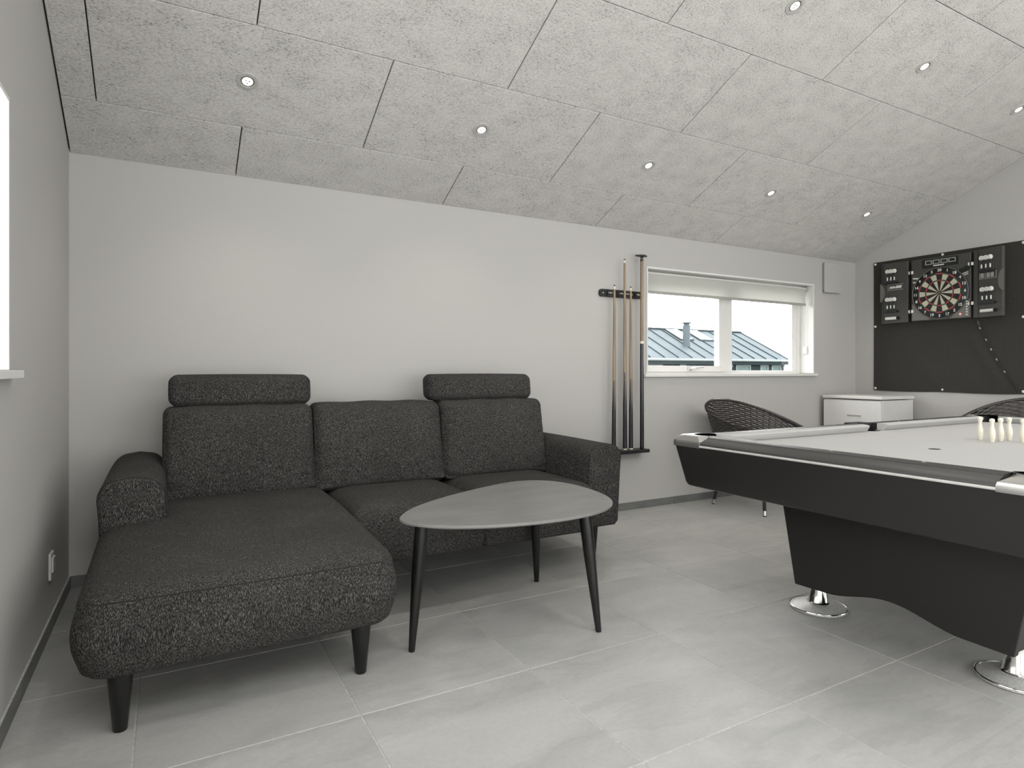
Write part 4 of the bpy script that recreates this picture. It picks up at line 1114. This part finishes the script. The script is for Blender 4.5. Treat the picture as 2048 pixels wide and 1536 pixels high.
# raised grey lower corners and black bands
bm = bmesh.new(); prism(bm, [(-0.23, -0.268), (-0.075, -0.268), (-0.16, -0.19), (-0.23, -0.11)], lambda x, z: (x, -DD - 0.001, z), lambda x, z: (x, -DD - 0.006, z)); obj('corner_panel', bm, grey_pl, body, bevel=0.002)
bm = bmesh.new(); prism(bm, [(0.23, -0.268), (0.075, -0.268), (0.16, -0.19), (0.23, -0.11)], lambda x, z: (x, -DD - 0.001, z), lambda x, z: (x, -DD - 0.006, z)); obj('corner_panel', bm, grey_pl, body, bevel=0.002)
bm = bmesh.new(); prism(bm, [(0.15, 0.10), (0.232, 0.135), (0.232, 0.175), (0.15, 0.145)], lambda x, z: (x, -DD - 0.0005, z), lambda x, z: (x, -DD - 0.002, z)); obj('black_band', bm, black_pl, body)
for xs_, zs_, w_ in ((-0.222, 0.105, 0.05), (-0.222, 0.07, 0.045), (0.172, 0.098, 0.045), (0.178, 0.083, 0.04)):
    bm = bmesh.new(); prism(bm, [(xs_, zs_), (xs_ + w_, zs_ + (0.012 if xs_ > 0 else -0.008)), (xs_ + w_, zs_ + (0.018 if xs_ > 0 else 0.006)), (xs_, zs_ + 0.010 if xs_ < 0 else zs_ + 0.006)], lambda x, z: (x, -DD - 0.0005, z), lambda x, z: (x, -DD - 0.0025, z)); obj('speed_stripe', bm, white_print, body)
# display window with score cells
disp = lbox('display', black_pl, dc, -0.145, 0.145, -DD - 0.004, -DD, 0.188, 0.262, 0.003)
def cell(xa, xb, za, zb, y, mat, parent, w=0.0065, name='score_cell'):
    bm = bmesh.new(); strip_rect(bm, 'x', y - 0.002, y, xa, xb, za, zb, w); obj(name, bm, mat, parent)
for xa in (-0.118, -0.056, 0.008, 0.070): cell(xa, xa + 0.055, 0.215, 0.252, -DD - 0.0042, grey_print, disp)
bm = bmesh.new(); box(bm, -0.052, 0.034, -DD - 0.0062, -DD - 0.0042, 0.198, 0.207); obj('display_caption', bm, white_print, disp)
# the board
BZ = -0.042
board = obj('dartboard', (lambda b: (lathe(b, [(0, 0.008), (0.222, 0.008), (0.226, 0.005), (0.226, 0), (0, 0)], 64, Matrix.Translation((0, -DD - 0.0005, BZ)) @ Matrix.Rotation(rad(90), 4, 'X')), b)[1])(bmesh.new()), black_pl, dc, smooth=True, angle=40)
bm = bmesh.new(); tube(bm, [(0.222 * math.cos(2 * PI * i / 64), -DD - 0.010, BZ + 0.222 * math.sin(2 * PI * i / 64)) for i in range(64)], 0.003, 6, closed=True); obj('board_rim', bm, grey_pl, board, smooth=True)
YS = -DD - 0.009
def wedge(r0, r1, mat, h, pad=0.0012):
    bm = bmesh.new(); hp = rad(9); n = 4
    P = []
    for i in range(n + 1):
        a = -hp + 2 * hp * i / n; P.append((r1 * math.sin(a * (1 - pad / (r1 * hp) if r1 else 1)), r1 * math.cos(a)))
    for i in range(n, -1, -1):
        a = -hp + 2 * hp * i / n; P.append((r0 * math.sin(a * (1 - min(0.5, pad / max(r0 * hp, 1e-4)))), r0 * math.cos(a)))
    prism(bm, P, lambda x, z: (x, 0, z), lambda x, z: (x, -h, z))
    bmesh.ops.recalc_face_normals(bm, faces=bm.faces)
    me = bpy.data.meshes.new('segment'); bm.to_mesh(me); bm.free(); me.materials.append(mat); return me
W = {}
for nm, a, b, h in (('single_outer', 0.115, 0.162, 0.0035), ('single_inner', 0.017, 0.104, 0.0035)):
    W[nm] = (wedge(a, b, black_seg, h), wedge(a, b, cream_seg, h))
for nm, a, b, h in (('double', 0.163, 0.1735, 0.004), ('treble', 0.105, 0.1140, 0.004)):
    W[nm] = (wedge(a, b, red_seg, h), wedge(a, b, green_seg, h))
for k in range(20):
    for nm in W:
        o = bpy.data.objects.new('board_segment', W[nm][k % 2]); COL.objects.link(o); o.parent = board
        o.location = (0, YS, BZ); o.rotation_euler = (0, rad(18 * k), 0)
bm = bmesh.new(); lathe(bm, [(0.0155, 0), (0.0155, 0.005), (0, 0.005)], 20, Matrix.Translation((0, YS, BZ)) @ Matrix.Rotation(rad(90), 4, 'X')); obj('outer_bull', bm, green_seg, board)
bm = bmesh.new(); lathe(bm, [(0.0075, 0), (0.0075, 0.007), (0, 0.007)], 16, Matrix.Translation((0, YS, BZ)) @ Matrix.Rotation(rad(90), 4, 'X')); obj('bull', bm, red_seg, board)
def text_mesh(s, size):
    cu = bpy.data.curves.new('number', 'FONT'); cu.body = s; cu.size = size; cu.align_x = 'CENTER'; cu.align_y = 'CENTER'; cu.extrude = 0.0006; cu.offset = 0.0008; cu.resolution_u = 3
    to = bpy.data.objects.new('number', cu); COL.objects.link(to)
    bpy.context.view_layer.update()
    me = bpy.data.meshes.new_from_object(to.evaluated_get(bpy.context.evaluated_depsgraph_get()))
    bpy.data.objects.remove(to); bpy.data.curves.remove(cu)
    return me
for k, s in enumerate((20, 1, 18, 4, 13, 6, 10, 15, 2, 17, 3, 19, 7, 16, 8, 11, 14, 9, 12, 5)):
    me = text_mesh(str(s), 0.033); me.materials.clear(); me.materials.append(white_print)
    o = bpy.data.objects.new('number', me); COL.objects.link(o); o.parent = board
    a = rad(18 * k); o.location = (0.198 * math.sin(a), -DD - 0.0092, BZ + 0.198 * math.cos(a)); o.rotation_euler = (rad(90), 0, 0)
# buttons and the red light
for k in range(6):
    lbox('button', white_print, dc, 0.203, 0.217, -DD - 0.009, -DD - 0.006, -0.135 - 0.022 * k - 0.005, -0.135 - 0.022 * k + 0.005, 0.002)
bm = bmesh.new(); lathe(bm, [(0.0075, 0), (0.0065, 0.004), (0, 0.005)], 16, Matrix.Translation((0.160, -DD - 0.006, -0.238)) @ Matrix.Rotation(rad(90), 4, 'X')); obj('power_light', bm, led_red, dc, smooth=True)
# doors (lifted away on hinges but they move with the cabinet)
def door(name, hinge_x, sgn, ang):
    d = bpy.data.objects.new(name, None); COL.objects.link(d); d.parent = dc
    d.location = (hinge_x, -DD * 0.9, 0); d.rotation_euler = (0, 0, ang)
    return d
DWD = 0.248
def build_door(sgn, ang):
    # door as its own mesh: local x outwards from the hinge (mirrored by sgn)
    bm = bmesh.new()
    xa, xb = (0.006, DWD) if sgn > 0 else (-DWD, -0.006)
    box(bm, xa, xb, -0.002, 0.030, -0.281, 0.281)
    d = obj('side_door', bm, charcoal_pl, dc, bevel=0.008)
    d.location = (sgn * (DW + (0.006 if sgn > 0 else 0.022)), -DD + 0.004, 0); d.rotation_euler = (0, 0, ang)
    def sub(nm, mat, x0, x1, y0, y1, z0, z1, bev=None):
        bm = bmesh.new(); box(bm, x0, x1, y0, y1, z0, z1); return obj(nm, bm, mat, d, bevel=bev)
    return d, sub
dl, subL = build_door(-1, 0.0)
dr_, subR = build_door(1, rad(-13))
def zfrac(f): return 0.281 - 0.562 * f
dart_spots = []
def furnish(sub, d, us, f, side):
    """us = three x positions, f = (flight, holder) height fractions"""
    zh = zfrac(f[1])
    sub('dart_holder', black_pl, min(us) - 0.022, max(us) + 0.030, -0.026, -0.0022, zh - 0.010, zh + 0.006, 0.002)
# left door: x runs from -0.248 (outer) to 0 (hinge)
usL = [-DWD + v for v in (0.066, 0.097, 0.128)]
furnish(subL, dl, usL, (0.14, 0.335), 'L'); furnish(subL, dl, [u - 0.002 for u in usL], (0.61, 0.80), 'L')
usR = [0.090, 0.125, 0.160]
furnish(subR, dr_, usR, (0.13, 0.33), 'R'); furnish(subR, dr_, [u + 0.006 for u in usR], (0.605, 0.79), 'R')
# printed plates: outline with two slanting words too small to read
def outline(sub_parent, xa, xb, za, zb, mat, w=0.0035, y=-0.0022, open_right=False):
    bm = bmesh.new()
    box(bm, xa, xa + w, y - 0.001, y, za, zb); box(bm, xa + w, xb, y - 0.001, y, za, za + w); box(bm, xa + w, xb, y - 0.001, y, zb - w, zb)
    if not open_right: box(bm, xb - w, xb, y - 0.001, y, za + w, zb - w)
    return obj('label_border', bm, mat, sub_parent)
zl = zfrac(0.405)
outline(dl, -DWD + 0.062, -DWD + 0.200, zl - 0.026, zl + 0.028, grey_print, open_right=True)
def worddash(par, x, z, n, h, w, slant=0.3):
    bm = bmesh.new()
    for k in range(n):
        xx = x + k * w * 1.22
        P = [(xx, z), (xx + w, z), (xx + w + h * slant, z + h), (xx + h * slant, z + h)]
        prism(bm, P, lambda a, b: (a, -0.0022, b), lambda a, b: (a, -0.0034, b))
    o = obj('label_lettering', bm, white_print, par); o['kind'] = 'stuff'; return o
worddash(dl, -DWD + 0.076, zl - 0.010, 5, 0.019, 0.0082); worddash(dl, -DWD + 0.130, zl - 0.011, 5, 0.024, 0.0088)
zl = zfrac(0.385)
outline(dr_, 0.062, 0.200, zl - 0.030, zl + 0.028, grey_print)
for k, (xa, xb) in enumerate(((0.072, 0.098), (0.108, 0.113), (0.122, 0.146), (0.153, 0.178))):
    bm = bmesh.new(); box(bm, xa, xb, -0.0032, -0.0022, zl - 0.020, zl + 0.018); obj('label_print', bm, grey_print, dr_)
# white sticks of chalk-like tubes with dark caps at the foot of each door
for par, xa, xb, f, h in ((dl, -DWD + 0.050, -DWD + 0.150, 0.915, 0.028), (dr_, 0.082, 0.188, 0.905, 0.026)):
    zt = zfrac(f)
    bm = bmesh.new(); tube(bm, [(xa, -0.014, zt), (xb, -0.014, zt)], h / 2, 14); st = obj('tip_tube', bm, white_print, par, smooth=True)
    bm = bmesh.new(); tube(bm, [(xb + 0.001, -0.014, zt), (xb + 0.014, -0.014, zt)], h / 2 + 0.001, 14); obj('tube_cap', bm, black_pl, par, smooth=True)
# finger notches and grooves
for par, sg in ((dl, -1), (dr_, 1)):
    bm = bmesh.new()
    P = [(sg * (DWD + 0.006) + sg * -0.040 * math.cos(rad(a)), 0.0 + 0.085 * math.sin(rad(a)) + 0.01) for a in range(-90, 91, 12)]
    prism(bm, P, lambda x, z: (x, -0.0022, z), lambda x, z: (x, -0.008, z)); obj('finger_grip', bm, grey_pl, par, smooth=True, angle=30)
    xg = sg * (DWD - 0.018)
    if sg < 0:
        bm = bmesh.new(); box(bm, xg - 0.003, xg + 0.003, -0.0034, -0.0022, -0.268, 0.268); obj('door_groove', bm, black_pl, par)
    else:
        bm = bmesh.new(); box(bm, 0.050, 0.058, -0.0034, -0.0022, -0.270, 0.270); obj('door_groove', bm, black_pl, par)
        bm = bmesh.new(); box(bm, 0.012, 0.018, -0.0034, -0.0022, -0.268, 0.268); obj('door_groove', bm, black_pl, par)
for sg in (-1, 1):
    for zz in ((0.165, -0.185) if sg < 0 else (0.175, -0.155)):
        bm = bmesh.new()
        box(bm, sg * DW - 0.020, sg * DW + 0.022, -DD - 0.012, -DD - 0.003, zz - 0.014, zz + 0.014)
        hg = obj('hinge', bm, white_print, dc, bevel=0.004)
        bm = bmesh.new(); box(bm, sg * DW - 0.006, sg * DW + 0.006, -DD - 0.014, -DD - 0.004, zz - 0.024, zz + 0.024); obj('hinge_knuckle', bm, black_pl, hg, bevel=0.003)
bpy.context.view_layer.update()

# twelve darts in the doors (each a thing)
dart_parts = []
def make_dart(label, door_obj, x, ztop_f, zh_f):
    """upright, flight on top, tip down in the holder"""
    zt = zfrac(ztop_f)
    Mw = door_obj.matrix_world
    loc = Mw @ Vector((x, -0.017, zfrac(zh_f) + 0.0068))
    length = zt - (zfrac(zh_f))
    t_ = thing('dart', label, 'dart', loc, rad(-90) + door_obj.rotation_euler.z, 'darts held in the doors of the dart cabinet')
    if not dart_parts:
        bm = bmesh.new(); lathe(bm, [(0, 0.0), (0.0016, 0.001), (0.0030, 0.006), (0.0030, 0.016), (0.0045, 0.018)], 12); tp = obj('tip', bm, black_pl, t_, smooth=True)
        bm = bmesh.new(); lathe(bm, [(0.0045, 0.018), (0.0052, 0.022), (0.0052, 0.046), (0.0042, 0.050), (0, 0.050)], 12); ba = obj('barrel', bm, white_print, t_, smooth=True)
        bm = bmesh.new(); lathe(bm, [(0.0028, 0.0502), (0.0028, 0.090), (0, 0.092)], 10); sh = obj('shaft', bm, black_pl, t_, smooth=True)
        bm = bmesh.new()
        for ax in range(2):
            P = [(0.0185 * math.sin(rad(a)), 0.1035 - 0.0195 * math.cos(rad(a))) for a in range(0, 360, 20)]
            if ax == 0: prism(bm, P, lambda a, b: (a, -0.0004, b), lambda a, b: (a, 0.0004, b))
            else: prism(bm, [(p * 0.8, q) for p, q in P], lambda a, b: (-0.0004, a, b), lambda a, b: (0.0004, a, b))
        fl = obj('flight', bm, white_print, t_)
        fl.rotation_euler = (0, 0, rad(28))
        dart_parts.extend([tp, ba, sh, fl])
    else:
        for s in dart_parts: instance(s, t_)
names3 = ('left', 'middle', 'right')
for dobj, us, f, g, where in ((dl, usL, 0.14, 0.335, 'upper row of the left cabinet door'), (dl, [u - 0.002 for u in usL], 0.61, 0.80, 'lower row of the left cabinet door'),
                        (dr_, usR, 0.13, 0.33, 'upper row of the right cabinet door'), (dr_, [u + 0.006 for u in usR], 0.605, 0.79, 'lower row of the right cabinet door')):
    for k in range(3):
        make_dart('white-flighted dart, %s one of three in the %s' % (names3[k], where), dobj, us[k], f, g)

# power lead hanging from the cabinet over the mat
pc = thing('power_cable', 'thin black power lead hanging down the mat below the dart cabinet', 'cable', (XR - 0.02, 2.61, 1.46))
bm = bmesh.new()
path = [(XR - 0.030, 2.615, 1.49), (XR - 0.026, 2.607, 1.44), (XR - 0.022, 2.585, 1.38), (XR - 0.020, 2.54, 1.28), (XR - 0.0215, 2.50, 1.19), (XR - 0.020, 2.46, 1.11), (XR - 0.019, 2.41, 1.02), (XR - 0.020, 2.36, 0.945), (XR - 0.020, 2.33, 0.88)]
sp = [Vector(p) for p in path]
fine = []
for i in range(len(sp) - 1):
    a, b, c, d = sp[max(i - 1, 0)], sp[i], sp[i + 1], sp[min(i + 2, len(sp) - 1)]
    for k in range(6):
        s = k / 6; fine.append(0.5 * ((2 * b) + (c - a) * s + (2 * a - 5 * b + 4 * c - d) * s * s + (3 * b - a - 3 * c + d) * s ** 3))
fine.append(sp[-1])
tube(bm, fine, 0.0032, 8); wpart('lead', bm, black_pl, pc, smooth=True)
bm = bmesh.new(); tube(bm, [(XR - 0.028, 2.612, 1.473), (XR - 0.026, 2.603, 1.435)], [0.008, 0.006], 10); wpart('plug', bm, charcoal_pl, pc, smooth=True)
for k in (9, 16, 21, 27, 34):
    bm = bmesh.new(); v, d = fine[k], (fine[k + 1] - fine[k]).normalized(); tube(bm, [v - d * 0.008, v + d * 0.010], 0.0046, 8); wpart('cable_tie', bm, grey_print, pc, smooth=True)

# ------------------------------------------------------------------ wicker tub chairs
def chair_fn(th, v):
    """th = angle from the back (local -x), v 0 at seat .. 1 at rim"""
    s = ((1 + math.cos(th)) / 2) ** 1.55
    zr = 0.535 + (0.840 - 0.535) * s
    zb = 0.36
    z = zb + (zr - zb) * v
    r0 = 0.265; rr = 0.395 if True else 0
    h = (z - zb) / 0.48
    r = r0 + (rr - r0) * min(1.0, (max(h, 0)) ** 0.8 * (1.0 if s > 0 else 1))
    r = r0 + (rr - r0) * (v ** 0.85)
    return Vector((-r * math.cos(th), r * math.sin(th), z))
THM = rad(138)
def wicker_chair(label, loc, rz, proto=None):
    t_ = thing('wicker_chair', label, 'chair', loc, rz, 'wicker tub chairs round the pool table')
    if proto:
        for ch in proto.children:
            c = instance(ch, t_)
            for g in ch.children: instance(g, c)
        return t_
    # woven shell: flat strands passing in and out of upright stakes
    bm = bmesh.new(); NS = 44; NR = 30
    for k in range(NR):
        v0 = (k + 0.06) / NR; v1 = (k + 0.90) / NR
        prev = None
        for i in range(NS * 4 + 1):
            th = -THM + 2 * THM * i / (NS * 4)
            wv = 0.0055 * math.sin(PI * i / 4 + (PI if k % 2 else 0))
            a = chair_fn(th, v0); b = chair_fn(th, v1)
            nrm = Vector((-math.cos(th), math.sin(th), 0))
            m = (a + b) / 2
            ring = [bm.verts.new(a + nrm * wv), bm.verts.new(m + nrm * (wv + 0.003)), bm.verts.new(b + nrm * wv), bm.verts.new(m + nrm * (wv - 0.003))]
            if prev:
                for q in range(4): bm.faces.new((prev[q], prev[(q + 1) % 4], ring[(q + 1) % 4], ring[q]))
            prev = ring
    sh = obj('woven_shell', bm, wicker, t_, smooth=True, angle=50); sh['kind'] = 'stuff'
    bm = bmesh.new()
    for i in range(NS + 1):
        th = -THM + 2 * THM * i / NS
        tube(bm, [chair_fn(th, v) for v in (0, 0.33, 0.66, 1.0)], 0.0028, 5)
    st = obj('stakes', bm, wicker, t_); st['kind'] = 'stuff'
    bm = bmesh.new()
    rim = [chair_fn(-THM + 2 * THM * i / 80, 1.0) for i in range(81)]
    a0, a1 = rim[0], rim[-1]
    tail0 = [Vector((a0.x + 0.015, a0.y, 0.45)), Vector((a0.x + 0.0, a0.y * 0.9, 0.38))]
    rim = [Vector((a0.x, a0.y * 0.88, 0.37)), Vector((a0.x + 0.01, a0.y * 0.96, 0.45))] + rim + [Vector((a1.x + 0.01, a1.y * 0.96, 0.45)), Vector((a1.x, a1.y * 0.88, 0.37))]
    tube(bm, rim, 0.0125, 8); rm = obj('rim', bm, wicker, t_, smooth=True)
    bm = bmesh.new()       # twisted binding on the rim
    hel = []
    full = rim[2:-2]
    for i in range(len(full) * 8 - 8):
        f = i / 8; j = int(f); p = full[j].lerp(full[min(j + 1, len(full) - 1)], f - j)
        a = i * 0.72
        hel.append(p + Vector((0.0125 * math.cos(a) * 0.7, 0.0125 * math.cos(a) * 0.7, 0.0125 * math.sin(a))))
    tube(bm, hel, 0.0028, 4); bd = obj('rim_binding', bm, wicker, rm, smooth=True); bd['kind'] = 'stuff'
    bm = bmesh.new(); lathe(bm, [(0, 0.395), (0.10, 0.393), (0.235, 0.382), (0.262, 0.366), (0.262, 0.350), (0, 0.345)], 40); obj('seat', bm, wicker, t_, smooth=True, angle=60)
    for sx in (-1, 1):
        for sy in (-1, 1):
            bm = bmesh.new(); top = Vector((sx * 0.185, sy * 0.195, 0.352)); foot = Vector((sx * 0.235, sy * 0.245, 0.0))
            tube(bm, [foot.lerp(top, 0.11), foot.lerp(top, 0.5), top], [0.0125, 0.0125, 0.013], 12); lg = obj('leg', bm, black_pl, t_, smooth=True)
            bm = bmesh.new(); tube(bm, [foot.lerp(top, 0.012), foot.lerp(top, 0.108)], [0.012, 0.0132], 12); obj('metal_ferrule', bm, alu, lg, smooth=True)
            bm = bmesh.new(); lathe(bm, [(0, 0), (0.0125, 0), (0.0125, 0.0075), (0, 0.0075)], 12, Matrix.Translation((foot.x, foot.y, 0))); obj('foot_cap', bm, black_pl, lg, smooth=True)
    return t_
ch1 = wicker_chair('dark wicker tub chair by the back wall under the window', (4.025, 3.262, 0), rad(-1))
ch2 = wicker_chair('dark wicker tub chair by the right wall under the dart mat', (5.50, 2.20, 0), rad(180), ch1)
